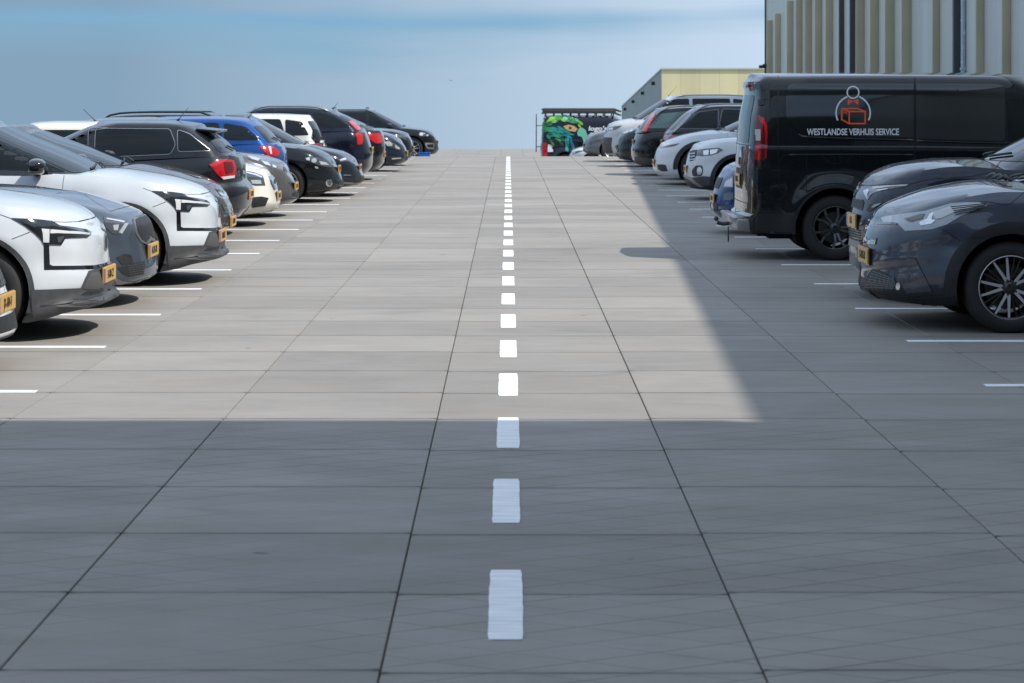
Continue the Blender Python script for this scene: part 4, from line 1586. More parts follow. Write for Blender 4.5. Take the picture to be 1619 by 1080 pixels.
electric_suv('white electric SUV with black roof, nearer of the two, its whole nose in view', -2.955, 17.5, 'H-80-CZ')
electric_suv('white electric SUV with black roof, the farther one, between the grey hatchback and brown saloon', -2.72, 22.5, 'H-08-DZ')

# ---- white hatchback at the very edge, only its nose corner in the picture
S = hatch(L=4.06, W=0.86, H=1.45, nose=0.62, cz=0.98, cowl=1.05, fr=(0.55, 2.2), rw=0.31, wheel='multi')
S['F'] = [(0, .02), (.10, .0), (.25, .01), (.45, .03), (.7, .08), (.9, .14), (1, .19)]
c = Car('parked_car', 'white hatchback cut off by the photo edge, mesh grille and yellow plate showing', 'car', GROUP_L, 'L', True, -3.16, 15.05, S, paint('pearl_white', (0.6, 0.6, 0.59), 0.0, 0.35))
dress(c, grille=False, ptxt='JX-684-F', pz=(0.415, 0.8))
z = zm(2.7, 0, 160)
c.panel('grille', [(-.55, .50), (.55, .50), (.50, .66), (-.50, .66)], BLACK, 'front', which='body', rnd=.05, mirror=False)
c.panel('lower_grille', [(-.52, .20), (.52, .20), (.46, .34), (-.46, .34)], BLACK, 'front', which='body', rnd=.04, mirror=False)
st = ([], [])
for k in range(12):
    y = -.5 + k / 11
    c.line([(y - .08, .51), (y + .08, .65)], 'front', .012, False, 'body', off=.010, store=st)
    c.line([(y + .08, .51), (y - .08, .65)], 'front', .012, False, 'body', off=.010, store=st)
py_obj('grille_mesh', st[0], st[1], SATIN, c.root, smooth=0)
c.finish()

# ---- grey-blue hatchback with the twin upright grille
S = hatch(L=4.33, W=0.90, H=1.44, fa=0.83, wb=2.67, rw=0.33, cowl=1.42, cz=0.99, wheel='multi', fr=(0.66, 2.5), drop=0.045)
S['hood'] = [(0, 0.67), (0.05, 0.725), (0.13, 0.765), (0.24, 0.80), (0.42, 0.855), (0.78, 0.94), (1.42, 0.995)]
S['F'] = [(0, .06), (.08, .01), (.2, .0), (.45, .02), (.7, .045), (.9, .07), (1, .12)]
GREYBLUE = paint('grey_blue', (0.075, 0.095, 0.122), 0.45, 0.32)
c = Car('parked_car', 'grey blue hatchback with upright twin grille between the two white electric SUVs', 'car', GROUP_L, 'L', True, -2.985, 20.0, S, GREYBLUE)
dress(c, seam=False, grille=False, hl=False, ptxt='N-525-DX', pz=(0.44, 0.82))
z = zm(2.7, 0, 160)
led_lamp(c, z((440, 492), (470, 497), (530, 505), (549, 522), (535, 545), (518, 571), (478, 566), (450, 540)),
         [(z((505, 560), (530, 524), (545, 524), (518, 567)), LAMPWHITE), (z((450, 500), (500, 508), (530, 514), (527, 520), (500, 514), (455, 506)), LAMPWHITE), (z((480, 530), (505, 528), (500, 552), (484, 552)), LAMPWHITE)])
for pts_o, pts_i in ((((566, 502), (590, 488), (628, 486), (646, 500), (652, 540), (645, 592), (625, 614), (598, 602), (576, 565)), ((574, 508), (594, 497), (624, 496), (636, 510), (640, 540), (634, 584), (620, 602), (603, 592), (584, 560))),):
    k = c.panel('grille', z(*pts_o), SATIN, 'cam', which='body', off=.010, mirror=True)
    c.panel('grille_mesh', z(*pts_i), BLACK, 'cam', which='body', off=.014, parent=k)
c.panel('air_intake', z((494, 668), (530, 652), (560, 656), (568, 690), (520, 700)), BLACK, 'cam', which='body', off=.004)
c.panel('lower_grille', z((500, 712), (560, 694), (618, 682), (612, 738), (545, 748), (520, 735)), BLACK, 'cam', which='body', off=.004)
st = ([], [])
for q in range(5):
    c.line(z((545 + q * 14, 694 - q * 2), (560 + q * 13, 744)), 'cam', .006, True, 'body', off=.007, store=st)
    c.line(z((545, 704 + q * 9), (614, 690 + q * 10)), 'cam', .006, True, 'body', off=.007, store=st)
py_obj('grille_bars', st[0], st[1], CLAD, c.root, smooth=0)
c.panel('bumper_blade', z((480, 748), (520, 768), (570, 772), (630, 752), (658, 728), (656, 740), (632, 764), (572, 784), (500, 782)), SATIN, 'cam', which='body', off=.005)
c.line(z((300, 372), (360, 400), (470, 470), (560, 445)), 'cam', .0045, which='body')
c.finish()

# ---- brown saloon with raked windscreen
S = hatch(L=4.77, W=0.915, H=1.43, fa=0.90, wb=2.79, rw=0.33, cowl=1.07, cz=0.985, nose=0.60, wheel='multi')
S['hood'] = [(0, 0.47), (0.05, 0.60), (0.16, 0.71), (0.37, 0.815), (0.70, 0.92), (1.07, 0.985)]
S['belt'] = [(1.25, .95), (2.6, 0.98), (3.9, 1.0), (4.55, .98), (4.77, .90)]
S['gF'] = [(0, 1.0), (.5, 1.60), (.85, 2.05), (1, 2.28)]
S['gR'] = [(0, 4.62), (.5, 4.30), (.85, 3.9), (1, 3.65)]
S['roof'] = [(2.0, 1.37), (2.5, 1.43), (3.2, 1.43), (4.2, 1.33)]
S['cabmat'] = paint('dark_brown', (0.050, 0.040, 0.036), 0.4, 0.35)
c = Car('parked_car', 'dark brown saloon with long raked windscreen behind the farther white electric SUV', 'car', GROUP_L, 'L', True, -3.2, 27.5, S, S['cabmat'])
dress(c, ptxt='K-910-RT', pz=(0.30, 0.85), trim=CHROME)
z = zm(3.484, 100, 150)
led_lamp(c, z((835, 515), (870, 540), (900, 555), (912, 562), (905, 572), (870, 560)), [(z((862, 542), (892, 556), (888, 562), (862, 549)), LAMPWHITE)])
for yy in (618, 640, 662):
    c.panel('grille_bar', z((888, yy), (926, yy + 2), (926, yy + 9), (888, yy + 7)), CHROME, 'cam', which='body', off=.008)
c.finish()

# ---- dark grey hatchback parked nose to the wall
S = hatch(L=4.06, W=0.875, H=1.462, fa=0.85, wb=2.56, rw=0.32, wheel='multi')
S['gR'] = [(0, 3.88), (.25, 3.82), (.6, 3.70), (.85, 3.56), (1, 3.47)]
S['roof'] = [(1.7, 1.40), (2.3, 1.46), (3.0, 1.455), (3.62, 1.385)]
S['belt'] = [(1.25, .95), (2.5, 0.985), (3.6, 1.03), (4.06, .99)]
S['R'] = [(0, .13), (.15, .02), (.42, 0), (.52, .03), (.60, .08), (.85, .10), (1, .14)]
DGREY = paint('dark_grey', (0.017, 0.019, 0.023), 0.3, 0.35)
c = Car('parked_car', 'dark grey hatchback with red tail lamp and rear spoiler facing the lane', 'car', GROUP_L, 'L', False, -3.26, 30.0, S, DGREY)
dress(c, ptxt='X-817-LN', pz=(0.45, 0.52), tl=False, trim=SATIN)
z = zm(3.484, 100, 150)
o = c.panel('taillight', z((806, 386), (850, 357), (900, 356), (936, 361), (950, 400), (944, 458), (880, 470), (848, 438)), REDLENS, 'cam', which='body', off=.010)
c.panel('light_strip', z((866, 452), (940, 444), (938, 458), (880, 466)), LEDSTRIP, 'cam', which='body', off=.014, parent=o)
c.panel('lamp_inner', z((880, 372), (925, 370), (935, 400), (930, 430), (890, 435)), REDDARK, 'cam', which='body', off=.014, parent=o)
c.panel('bumper_cladding', [(S['L'] - .75, .22), (S['L'] - .02, .22), (S['L'] + .0, .36), (S['L'] - .70, .33)], BLACK, 'side', which='body', off=.006)
c.antenna(3.15, .21)
bm = bmesh.new()
p = c.cast(Vector((c.X(3.5), 0, 5)), Vector((0, 0, -1)), 'cab')[0]
add_box(bm, (c.X(3.56), 0, p.z - 0.012), (0.26, 1.16, 0.035), Matrix.Rotation(R(-6), 3, 'Y'), bevel=0.012)
bm_obj('spoiler', bm, DGREY, c.root, smooth=40)
c.finish()

# ---- warm white coupe
S = hatch(L=4.65, W=0.90, H=1.425, fa=0.92, wb=2.70, rw=0.335, cowl=1.30, cz=0.96, nose=0.64, wheel='multi', fr=(0.60, 2.5))
S['hood'] = [(0, 0.60), (0.06, 0.665), (0.14, 0.735), (0.40, 0.83), (0.80, 0.915), (1.30, 0.965)]
S['belt'] = [(1.45, .93), (2.6, 0.96), (3.9, .98), (4.5, .97), (4.65, .90)]
S['gF'] = [(0, 1.2), (.5, 1.72), (.85, 2.10), (1, 2.3)]; S['gR'] = [(0, 4.5), (.5, 4.1), (.85, 3.7), (1, 3.4)]
S['roof'] = [(2.0, 1.36), (2.5, 1.42), (3.0, 1.425), (4.1, 1.30)]
WARM = paint('warm_white', (0.66, 0.635, 0.56), 0.0, 0.35)
c = Car('parked_car', 'warm white low coupe with round star badge in a dark grille', 'car', GROUP_L, 'L', True, -3.14, 32.45, S, WARM)
dress(c, hl=False, grille=False, ptxt='NB-451-T', pz=(0.40, 0.80))
z = zm(3.484, 100, 150)
led_lamp(c, z((1000, 418), (1050, 426), (1100, 446), (1112, 500), (1060, 500), (1010, 488)), [(z((1030, 470), (1085, 470), (1090, 492), (1040, 490)), LAMPWHITE), (z((1005, 424), (1060, 436), (1095, 452), (1090, 458), (1055, 444), (1008, 432)), LAMPWHITE)])
k = c.panel('grille', z((1134, 448), (1172, 440), (1184, 478), (1178, 515), (1160, 526), (1142, 490)), GLOSSBLK, 'cam', which='body', off=.008)
c.panel('badge', z(*ellipse(1161, 478, 11, 22, 14)), CHROME, 'cam', which='body', off=.013, mirror=False, parent=k[0])
c.panel('badge_centre', z(*ellipse(1161, 478, 7, 15, 12)), BLACK, 'cam', which='body', off=.015, mirror=False, parent=k[0])
c.panel('air_intake', z((1030, 565), (1090, 560), (1130, 568), (1112, 612), (1040, 622)), BLACK, 'cam', which='body', off=.006)
c.antenna(2.55, .2, .7)
c.panel('front_lip', z((1000, 668), (1090, 648), (1195, 628), (1196, 640), (1090, 662), (1002, 680)), WARM, 'cam', which='body', off=.014)
c.finish()

# ---- brownish grey hatchback with big clear headlight
S = hatch(L=3.97, W=0.87, H=1.46, fa=0.83, wb=2.54, rw=0.315, cowl=1.0, cz=0.975, fr=(0.68, 2.3))
S['hood'] = [(0, 0.50), (0.06, 0.60), (0.13, 0.68), (0.22, 0.79), (0.40, 0.865), (0.70, 0.935), (1.0, 0.97)]
GREIGE = paint('warm_grey', (0.125, 0.120, 0.112), 0.5, 0.32)
c = Car('parked_car', 'warm grey hatchback with large clear headlight beside the warm white coupe', 'car', GROUP_L, 'L', True, -3.10, 34.9, S, GREIGE)
dress(c, hl=False, ptxt='7-KTP-81', pz=(0.44, 0.8))
z = zm(6.227, 300, 160)
led_lamp(c, z((548, 530), (620, 540), (700, 560), (780, 590), (850, 620), (866, 655), (850, 668), (800, 664), (720, 635), (640, 605), (580, 572)),
         [(z((565, 540), (640, 552), (690, 570), (670, 590), (610, 572)), LAMPWHITE), (z((700, 585), (770, 605), (800, 640), (740, 625)), LAMPWHITE), (z((810, 625), (850, 640), (848, 660), (815, 650)), LAMPWHITE)])
c.panel('fog_lamp', z(*ellipse(945, 655, 26, 40, 14)), LENS, 'cam', which='body', off=.006)
c.panel('bumper_cladding', z((900, 840), (990, 800), (1040, 790), (1048, 900), (1000, 960), (905, 985)), CLAD, 'cam', which='body', off=.004)
c.finish()

# ---- bright blue hatchback, tail to the lane
S = hatch(L=4.25, W=0.90, H=1.455, fa=0.88, wb=2.61, rw=0.32, wheel='multi')
S['belt'] = [(1.25, .95), (2.6, 0.99), (3.7, 1.05), (4.25, .98)]
S['gR'] = [(0, 4.13), (.3, 4.03), (.6, 3.93), (.85, 3.82), (1, 3.74)]
S['roof'] = [(1.8, 1.40), (2.4, 1.45), (3.1, 1.455), (3.9, 1.40)]
S['R'] = [(0, .12), (.15, .02), (.42, 0), (.55, .03), (.85, .06), (1, .10)]
BLUE = paint('bright_blue', (0.004, 0.055, 0.235), 0.2, 0.3)
c = Car('parked_car', 'bright blue hatchback with bright red tail lamp facing the lane', 'car', GROUP_L, 'L', False, -3.47, 37.5, S, BLUE)
dress(c, ptxt='1-SZV-27', pz=(0.45, 0.5), tl=False)
z = zm(6.227, 300, 160)
o = c.panel('taillight', z((682, 450), (720, 442), (790, 438), (850, 470), (880, 500), (870, 540), (840, 545), (760, 525), (710, 480)), REDLENS, 'cam', which='body', off=.010)
c.panel('light_strip', z((770, 450), (795, 450), (805, 520), (790, 520)), LEDSTRIP, 'cam', which='body', off=.014, parent=o)
c.antenna(3.62, .22, .5)
c.finish()

# ---- black estate car with roof rails
S = hatch(L=4.55, W=0.91, H=1.50, fa=0.90, wb=2.64, rw=0.325, cowl=1.0, cz=0.985, wheel='plain', fr=(0.66, 2.4))
S['hood'] = [(0, 0.50), (0.05, 0.58), (0.14, 0.68), (0.26, 0.80), (0.55, 0.925), (1.0, 0.985)]
S['gF'] = [(0, .92), (.5, 1.42), (.85, 1.80), (1, 2.0)]; S['gR'] = [(0, 4.42), (.5, 4.30), (.85, 4.15), (1, 4.05)]
S['roof'] = [(1.7, 1.44), (2.3, 1.50), (3.2, 1.50), (4.3, 1.44)]
BLK = paint('black', (0.010, 0.011, 0.013), 0.2, 0.3)
c = Car('parked_car', 'black estate car with roof rails, clear headlights and round fog lamp', 'car', GROUP_L, 'L', True, -2.79, 40.0, S, BLK)
dress(c, hl=False, ptxt='99-ZVK-5', pz=(0.55, 0.8))
z = zm(6.227, 300, 160)
led_lamp(c, z((1128, 560), (1180, 545), (1250, 555), (1330, 582), (1400, 630), (1395, 652), (1330, 645), (1250, 625), (1180, 595)),
         [(z((1140, 562), (1180, 552), (1180, 588), (1150, 580)), LAMPWHITE), (z(*ellipse(1222, 585, 26, 22, 12)), LAMPWHITE), (z((1270, 590), (1340, 605), (1370, 630), (1290, 625)), LAMPWHITE), (z((1225, 640), (1262, 648), (1262, 668), (1235, 660)), LAMPWHITE)])
f = c.panel('fog_lamp', z(*ellipse(1370, 805, 32, 36, 16)), CHROME, 'cam', which='body', off=.006)
c.panel('lens', z(*ellipse(1372, 806, 20, 24, 14)), LENS, 'cam', which='body', off=.010, parent=f)
c.panel('lower_trim', z((1160, 905), (1300, 890), (1440, 850), (1500, 840), (1500, 865), (1400, 905), (1170, 930)), BLACK, 'cam', which='body', off=.006)
c.rails(2.0, 4.0, BLACK, h=0.05)
c.finish()

# ---- dark blue grey hatchback with chrome strip
S = hatch(L=4.25, W=0.895, H=1.48, fa=0.87, wb=2.63, rw=0.32, cowl=0.98, cz=0.925, fr=(0.62, 2.5))
S['hood'] = [(0, 0.48), (0.07, 0.55), (0.17, 0.67), (0.43, 0.81), (0.70, 0.87), (0.98, 0.925)]
NAVYG = paint('ink_grey', (0.016, 0.020, 0.028), 0.35, 0.32)
c = Car('parked_car', 'inky grey hatchback with a thin chrome bumper strip beyond the black estate car', 'car', GROUP_L, 'L', True, -2.59, 42.5, S, NAVYG)
dress(c, hl=False, ptxt='8-XHB-60', pz=(0.50, 0.8))
z = zm(4.762, 360, 150)
led_lamp(c, z((828, 492), (860, 474), (892, 470), (905, 484), (898, 500), (850, 510)), [(z((838, 490), (885, 474), (892, 488), (850, 500)), LAMPWHITE)])
c.panel('chrome_strip', z((868, 600), (926, 603), (926, 611), (868, 609)), CHROME, 'cam', which='body', off=.008)
c.panel('lower_grille', z((950, 625), (1002, 610), (1003, 655), (955, 665)), BLACK, 'cam', which='body', off=.006)
c.panel('front_lip', z((862, 655), (950, 662), (1006, 655), (1006, 662), (950, 672), (864, 668)), SATIN, 'cam', which='body', off=.006)
c.finish()

# ---- small white city car, tail to the lane
S = hatch(L=3.6, W=0.82, H=1.455, fa=0.62, wb=2.42, rw=0.29, cowl=0.80, cz=0.96)
S['belt'] = [(0.95, .93), (2.2, .94), (3.3, .97), (3.6, .93)]
S['gR'] = [(0, 3.55), (.4, 3.48), (.8, 3.38), (1, 3.30)]
S['gF'] = [(0, .70), (.5, 1.05), (.85, 1.35), (1, 1.52)]
S['roof'] = [(1.2, 1.40), (1.9, 1.455), (2.6, 1.455), (3.4, 1.42)]
S['R'] = [(0, .10), (.15, .01), (.5, 0), (.85, .02), (1, .05)]
S['dloopt'] = dict(rise=0.05)
c = Car('parked_car', 'small white city car with upright rounded tail facing the lane', 'car', GROUP_L, 'L', False, -3.45, 45.0, S, paint('bright_white', (0.68, 0.68, 0.65), 0.0, 0.35))
S['rw_band'] = (0.0, 0.85)
dress(c, ptxt='TN-302-B', pz=(0.45, 0.5))
c.panel('tailgate_glass', [(3.40, 1.36), (3.56, 1.0), (3.60, .80), (3.48, .82), (3.36, 1.0)], GLASS, 'side', off=.005)
c.antenna(2.6, .16)
c.finish()

# ---- navy SUV with tall stepped tail lamps
S = hatch(L=4.69, W=0.95, H=1.60, fa=0.90, wb=2.86, rw=0.36, cowl=1.25, cz=1.06, wheel='multi')
S['belt'] = [(1.4, 1.03), (3.0, 1.07), (4.2, 1.12), (4.69, 1.06)]
S['gR'] = [(0, 4.57), (.4, 4.44), (.8, 4.2), (1, 3.98)]
S['gF'] = [(0, 1.15), (.5, 1.68), (.85, 2.05), (1, 2.25)]
S['roof'] = [(1.9, 1.51), (2.6, 1.59), (3.3, 1.59), (4.3, 1.47)]
NAVY = paint('navy', (0.010, 0.013, 0.026), 0.3, 0.3)
c = Car('parked_suv', 'navy black SUV with tall stepped red tail lamps facing the lane', 'car', GROUP_L, 'L', False, -2.75, 48.0, S, NAVY)
dress(c, ptxt='6-TFL-33', pz=(0.5, 0.7), tl=False, cladding=False)
z = zm(4.762, 360, 150)
c.panel('taillight', z((905, 202), (930, 196), (948, 200), (1002, 258), (985, 268), (965, 264)), REDLENS, 'cam', off=.012)
c.panel('taillight', z((958, 288), (990, 284), (1012, 292), (1016, 340), (1008, 372), (976, 376), (970, 330)), REDLENS, 'cam', off=.012)
c.rails(2.2, 3.9, SATIN)
c.antenna(3.9, .18)
c.finish()

# ---- black hatchback behind it
S = hatch(L=4.30, W=0.90, H=1.46, rw=0.32, wheel='multi')
S['belt'] = [(1.25, .97), (2.5, 1.03), (3.6, 1.10), (4.30, 1.05)]
S['gR'] = [(0, 4.22), (.4, 4.0), (.8, 3.7), (1, 3.4)]
S['roof'] = [(1.8, 1.40), (2.3, 1.46), (3.0, 1.45), (4.0, 1.28)]
S['R'] = [(0, .12), (.15, .02), (.5, 0), (.85, .03), (1, .07)]
c = Car('parked_car', 'black hatchback with sloping rear window facing the lane, right behind the navy SUV', 'car', GROUP_L, 'L', False, -2.66, 51.0, S, BLK)
dress(c, ptxt='ZG-118-K', pz=(0.45, 0.55))
c.finish()

# ---- dark saloon with bright headlights
S = hatch(L=4.86, W=0.925, H=1.46, fa=0.86, wb=2.87, rw=0.33, cowl=1.35, cz=1.0, wheel='multi', fr=(0.62, 2.5))
S['hood'] = [(0, 0.60), (0.05, 0.66), (0.13, 0.73), (0.34, 0.87), (0.66, 0.955), (1.35, 1.0)]
S['gF'] = [(0, 1.28), (.5, 1.82), (.85, 2.2), (1, 2.4)]; S['gR'] = [(0, 4.45), (.5, 4.1), (.85, 3.8), (1, 3.6)]
S['roof'] = [(2.1, 1.38), (2.7, 1.455), (3.2, 1.455), (4.0, 1.34)]; S['belt'] = [(1.5, .97), (3.0, .99), (4.3, 1.0), (4.75, .97), (4.86, .88)]
S['deck'] = 0.05
c = Car('parked_car', 'dark blue saloon with glinting twin headlights, nose to the lane', 'car', GROUP_L, 'L', True, -2.42, 57.0, S, paint('dark_blue', (0.017, 0.023, 0.042), 0.45, 0.3))
dress(c, hl=False, ptxt='41-SJD-7', pz=(0.43, 0.8))
z = zm(4.762, 360, 150)
led_lamp(c, z((1168, 352), (1200, 342), (1225, 346), (1262, 366), (1302, 400), (1295, 416), (1260, 408), (1205, 392)), [(z((1178, 356), (1215, 350), (1240, 368), (1235, 388), (1200, 384)), LAMPWHITE), (z((1258, 376), (1296, 402), (1290, 412), (1262, 400)), LAMPWHITE)])
c.panel('chrome_strip', z((1235, 476), (1305, 472), (1305, 480), (1235, 486)), CHROME, 'cam', which='body', off=.008)
c.finish()

# ---- black car with long silver-lit hood
S = hatch(L=4.5, W=0.90, H=1.47, fa=0.88, wb=2.68, rw=0.33, cowl=1.0, cz=0.98, wheel='multi')
S['hood'] = [(0, 0.70), (0.06, 0.76), (0.14, 0.83), (0.30, 0.89), (0.6, .95), (1.0, 0.98)]
c = Car('parked_car', 'black hatchback with long shiny bonnet, second from the far end', 'car', GROUP_L, 'L', True, -2.47, 62.0, S, BLK)
dress(c, hl=True, ptxt='RK-884-P', pz=(0.45, 0.8), cladding=False)
c.finish()

# ---- the farthest one on the left, past the crest
S = hatch(L=4.5, W=0.93, H=1.58, fa=0.82, wb=2.67, rw=0.36, cowl=1.0, cz=1.04, wheel='suv10', nose=.74)
S['hood'] = [(0, .68), (.06, .75), (.16, .84), (.35, .94), (.7, 1.01), (1.0, 1.05)]
S['gF'] = [(0, .92), (.5, 1.40), (.85, 1.75), (1, 1.95)]
c = Car('parked_suv', 'black SUV with roof bars and silver trimmed grille, last at the far end', 'car', GROUP_L, 'L', True, -2.19, 74.6, S, BLK, z=-0.165)
dress(c, hl=False, grille=False, ptxt='GB-007-X', pz=(0.55, 0.8))
z = zm(13.5, 640, 180)
led_lamp(c, z((295, 430), (330, 400), (400, 405), (480, 440), (520, 470), (480, 480), (400, 480), (320, 470)), [(z(*ellipse(350, 435, 42, 34, 12)), LAMPWHITE), (z(*ellipse(480, 460, 26, 18, 10)), LAMPWHITE)])
k = c.panel('grille', z((430, 620), (600, 620), (628, 640), (625, 755), (480, 745), (445, 700)), SATIN, 'cam', which='body', off=.008)
c.panel('grille_mesh', z((470, 655), (600, 650), (610, 720), (490, 712)), GLOSSBLK, 'cam', which='body', off=.012, parent=k)
c.panel('fog_lamp', z(*ellipse(392, 757, 22, 22, 10)), LAMPWHITE, 'cam', which='body', off=.006)
c.rails(1.95, 3.9, BLACK)
bm = bmesh.new()
for s in (2.25, 3.3):
    add_tube(bm, [(c.X(s), -.72, 1.63), (c.X(s), .72, 1.63)], .02, 8)
bm_obj('roof_bar', bm, BLACK, c.root)
c.finish()

# ================================================================== the shaded row, right
# ---- grey crossover nearest on the right
S = hatch(L=4.36, W=0.90, H=1.56, fa=0.955, wb=2.64, rw=0.335, ra=0.395, flare=0.035, cowl=1.10, cz=1.085, wheel='suv10', tw=0.23, inset=0.0, fr=(0.74, 2.35), wrot=0.35)
S['hood'] = [(0, 0.74), (0.05, 0.80), (0.13, 0.87), (0.35, 0.965), (0.62, 1.045), (0.95, 1.09), (1.14, 1.09)]
S['drop'] = 0.06
S['low'] = (([0, 1.0, 4.4], [.35, .33, .33]), CLADDARK)
S['belt'] = [(1.35, 1.03), (2.2, 1.07), (3.4, 1.17), (4.1, 1.15), (4.36, 1.08)]
S['F'] = [(0, .07), (.07, .015), (.15, .0), (.3, .01), (.42, .02), (.5, .012), (.62, .02), (.75, .035), (.9, .06), (1, .11)]
S['bot'] = [(0, .215), (.45, .19), (2.2, .20), (3.8, .21), (4.36, .28)]
S['gF'] = [(0, 1.02), (.5, 1.50), (.85, 1.86), (1, 2.06)]; S['gR'] = [(0, 4.2), (.5, 3.98), (.85, 3.72), (1, 3.55)]
S['roof'] = [(1.8, 1.49), (2.3, 1.555), (2.9, 1.55), (3.8, 1.45)]
SLATE = paint('slate', (0.062, 0.072, 0.095), 0.55, 0.3)
c = Car('parked_car', 'slate grey crossover nearest on the shaded side, silver spoked wheel and swept headlight', 'car', GROUP_R, 'R', True, 2.71, 18.15, S, SLATE)
dress(c, seam=False, hl=False, grille=False, ptxt='K-429-ZB', pz=(0.52, 0.85), mirror_m=GLOSSBLK, doors=True)
z = zm(3.0, 1330, 180)
o = led_lamp(c, z((190, 492), (230, 484), (300, 474), (400, 462), (520, 426), (600, 420), (655, 420), (692, 436), (620, 462), (560, 490), (500, 526), (430, 548), (305, 556), (285, 535), (268, 518), (200, 514)),
             [(z((430, 470), (520, 440), (600, 428), (655, 424), (684, 435), (610, 448), (540, 466), (480, 495), (452, 500)), LEDSTRIP),
              (z((372, 516), (408, 500), (424, 474), (440, 470), (430, 502), (448, 506), (430, 522), (380, 530)), LAMPWHITE),
              (z((300, 500), (380, 478), (400, 476), (385, 498), (330, 515)), LENS)], m=mat('smoked_lens', (0.33, 0.38, 0.43), 0.08, coat=1.0))
for q in range(5):
    c.line(z((520 + q * 6, 444 + q * 9), (690 - q * 8, 428 + q * 7)), 'cam', .006, True, 'body', off=.0115)
c.panel('grille', z((128, 516), (200, 514), (272, 516), (262, 526), (200, 524), (136, 530)), GLOSSBLK, 'cam', which='body', off=.004)
k = c.panel('badge', z(*ellipse(113, 522, 11, 34, 16)), CHROME, 'cam', which='body', off=.012, mirror=False)
c.panel('badge_centre', z(*ellipse(112, 522, 7, 24, 14)), BLACK, 'cam', which='body', off=.014, mirror=False, parent=k[0])
c.panel('chrome_strip', z((94, 572), (104, 566), (118, 604), (110, 612)), CHROME, 'cam', which='body', off=.008)
c.panel('upper_intake', z((98, 628), (140, 642), (190, 658), (215, 672), (150, 664), (100, 648)), BLACK, 'cam', which='body', off=.005)
c.panel('lower_grille', z((104, 806), (125, 765), (150, 735), (200, 748), (262, 790), (268, 832), (200, 842), (135, 838)), BLACK, 'cam', which='body', off=.004)
st = ([], [])
for q in range(7):
    c.line(z((118 + q * 22, 792 - q * 3), (132 + q * 22, 836)), 'cam', .007, True, 'body', off=.008, store=st)
    c.line(z((138 + q * 18, 752 + q * 4), (112 + q * 22, 800 + q * 5)), 'cam', .007, True, 'body', off=.008, store=st)
    c.line(z((150 - q * 6, 745 + q * 13), (255, 785 + q * 7)), 'cam', .007, True, 'body', off=.008, store=st)
py_obj('grille_mesh', st[0], st[1], mat('mesh_grey', (0.10, 0.11, 0.125), 0.45), c.root, smooth=0)
c.panel('fog_lamp', z(*ellipse(272, 818, 10, 18, 12)), LAMPWHITE, 'cam', which='body', off=.008)
c.panel('bumper_cladding', z((78, 806), (130, 846), (200, 858), (340, 868), (506, 858), (503, 930), (440, 936), (380, 934), (300, 928), (240, 918), (160, 895), (90, 862)), CLADDARK, 'cam', which='body', off=.008)
c.panel('bumper_wing', z((212, 690), (280, 684), (350, 680), (390, 760), (432, 842), (370, 848), (312, 850), (262, 770)), SLATE, 'cam', which='body', off=.007)
c.line(z((466, 540), (515, 570), (562, 602)), 'cam', .0045, which='body')
c.line(z((600, 418), (700, 418), (770, 432), (800, 430), (830, 405), (866, 372)), 'cam', .0045, which='body')
c.line(z((350, 680), (432, 842)), 'cam', .0045, which='body')
c.arch_trim(CLADDARK, 0.085, 0.012, lo=-8)
c.sill(CLADDARK, 0.40)
bm = bmesh.new()
for a in ((690, 308), (720, 316), (745, 322)):
    q = c.cast(*c.px_ray(z(a)[0]))[0]
    q2 = c.cast(*c.px_ray(z((a[0] + 62, a[1] + 12))[0]))[0]
    add_tube(bm, [q + Vector((0, 0, .02)), (q + q2) / 2 + Vector((0, 0, .05)), q2 + Vector((0, 0, .025))], [.012, .016, .010], 6)
bm_obj('wiper_arm', bm, BLACK, c.root)
c.finish()

# ---- black-blue SUV
S = hatch(L=4.60, W=0.925, H=1.69, fa=0.95, wb=2.69, rw=0.36, ra=0.42, cowl=1.05, cz=1.20, nose=.95, wheel='multi', fr=(0.70, 2.5), flare=.025)
S['hood'] = [(0, 0.92), (0.05, 0.985), (0.20, 1.075), (0.435, 1.155), (0.80, 1.20), (1.05, 1.205)]
S['belt'] = [(1.25, 1.12), (2.5, 1.15), (3.8, 1.20), (4.6, 1.15)]
S['F'] = [(0, .08), (.10, .01), (.25, .0), (.45, .01), (.6, .0), (.8, .03), (.93, .06), (1, .11)]
S['gF'] = [(0, .98), (.5, 1.45), (.85, 1.80), (1, 2.0)]
S['roof'] = [(1.7, 1.61), (2.2, 1.685), (3.0, 1.69), (4.2, 1.60)]
NIGHT = paint('night_blue', (0.010, 0.016, 0.030), 0.4, 0.28)
c = Car('parked_suv', 'black blue SUV between the slate crossover and the black delivery van', 'car', GROUP_R, 'R', True, 2.99, 20.6, S, NIGHT)
dress(c, seam=False, hl=False, grille=False, ptxt='H-3', pz=(0.66, 0.9), trim=CHROME, cladding=True)
z = zm(5.80, 1340, 190)
led_lamp(c, z((148, 650), (190, 632), (230, 614), (400, 598), (570, 590), (545, 606), (420, 628), (300, 652), (245, 668), (215, 690), (190, 732), (165, 690)),
         [(z((148, 650), (190, 632), (205, 645), (185, 690), (190, 730), (165, 690)), LAMPWHITE), (z((230, 616), (400, 600), (560, 592), (540, 602), (400, 612), (250, 632)), LEDSTRIP), (z((260, 645), (380, 626), (370, 634), (290, 650)), LAMPWHITE)])
z2 = zm(7.71, 1250, 290)
c.panel('fog_panel', z2((925, 330), (960, 260), (1060, 232), (1180, 222), (1100, 260), (960, 350)), BLACK, 'cam', which='body', off=.004)
c.panel('fog_lamp', z2((990, 290), (1030, 255), (1120, 238), (1080, 268), (1010, 300)), SATIN, 'cam', which='body', off=.008)
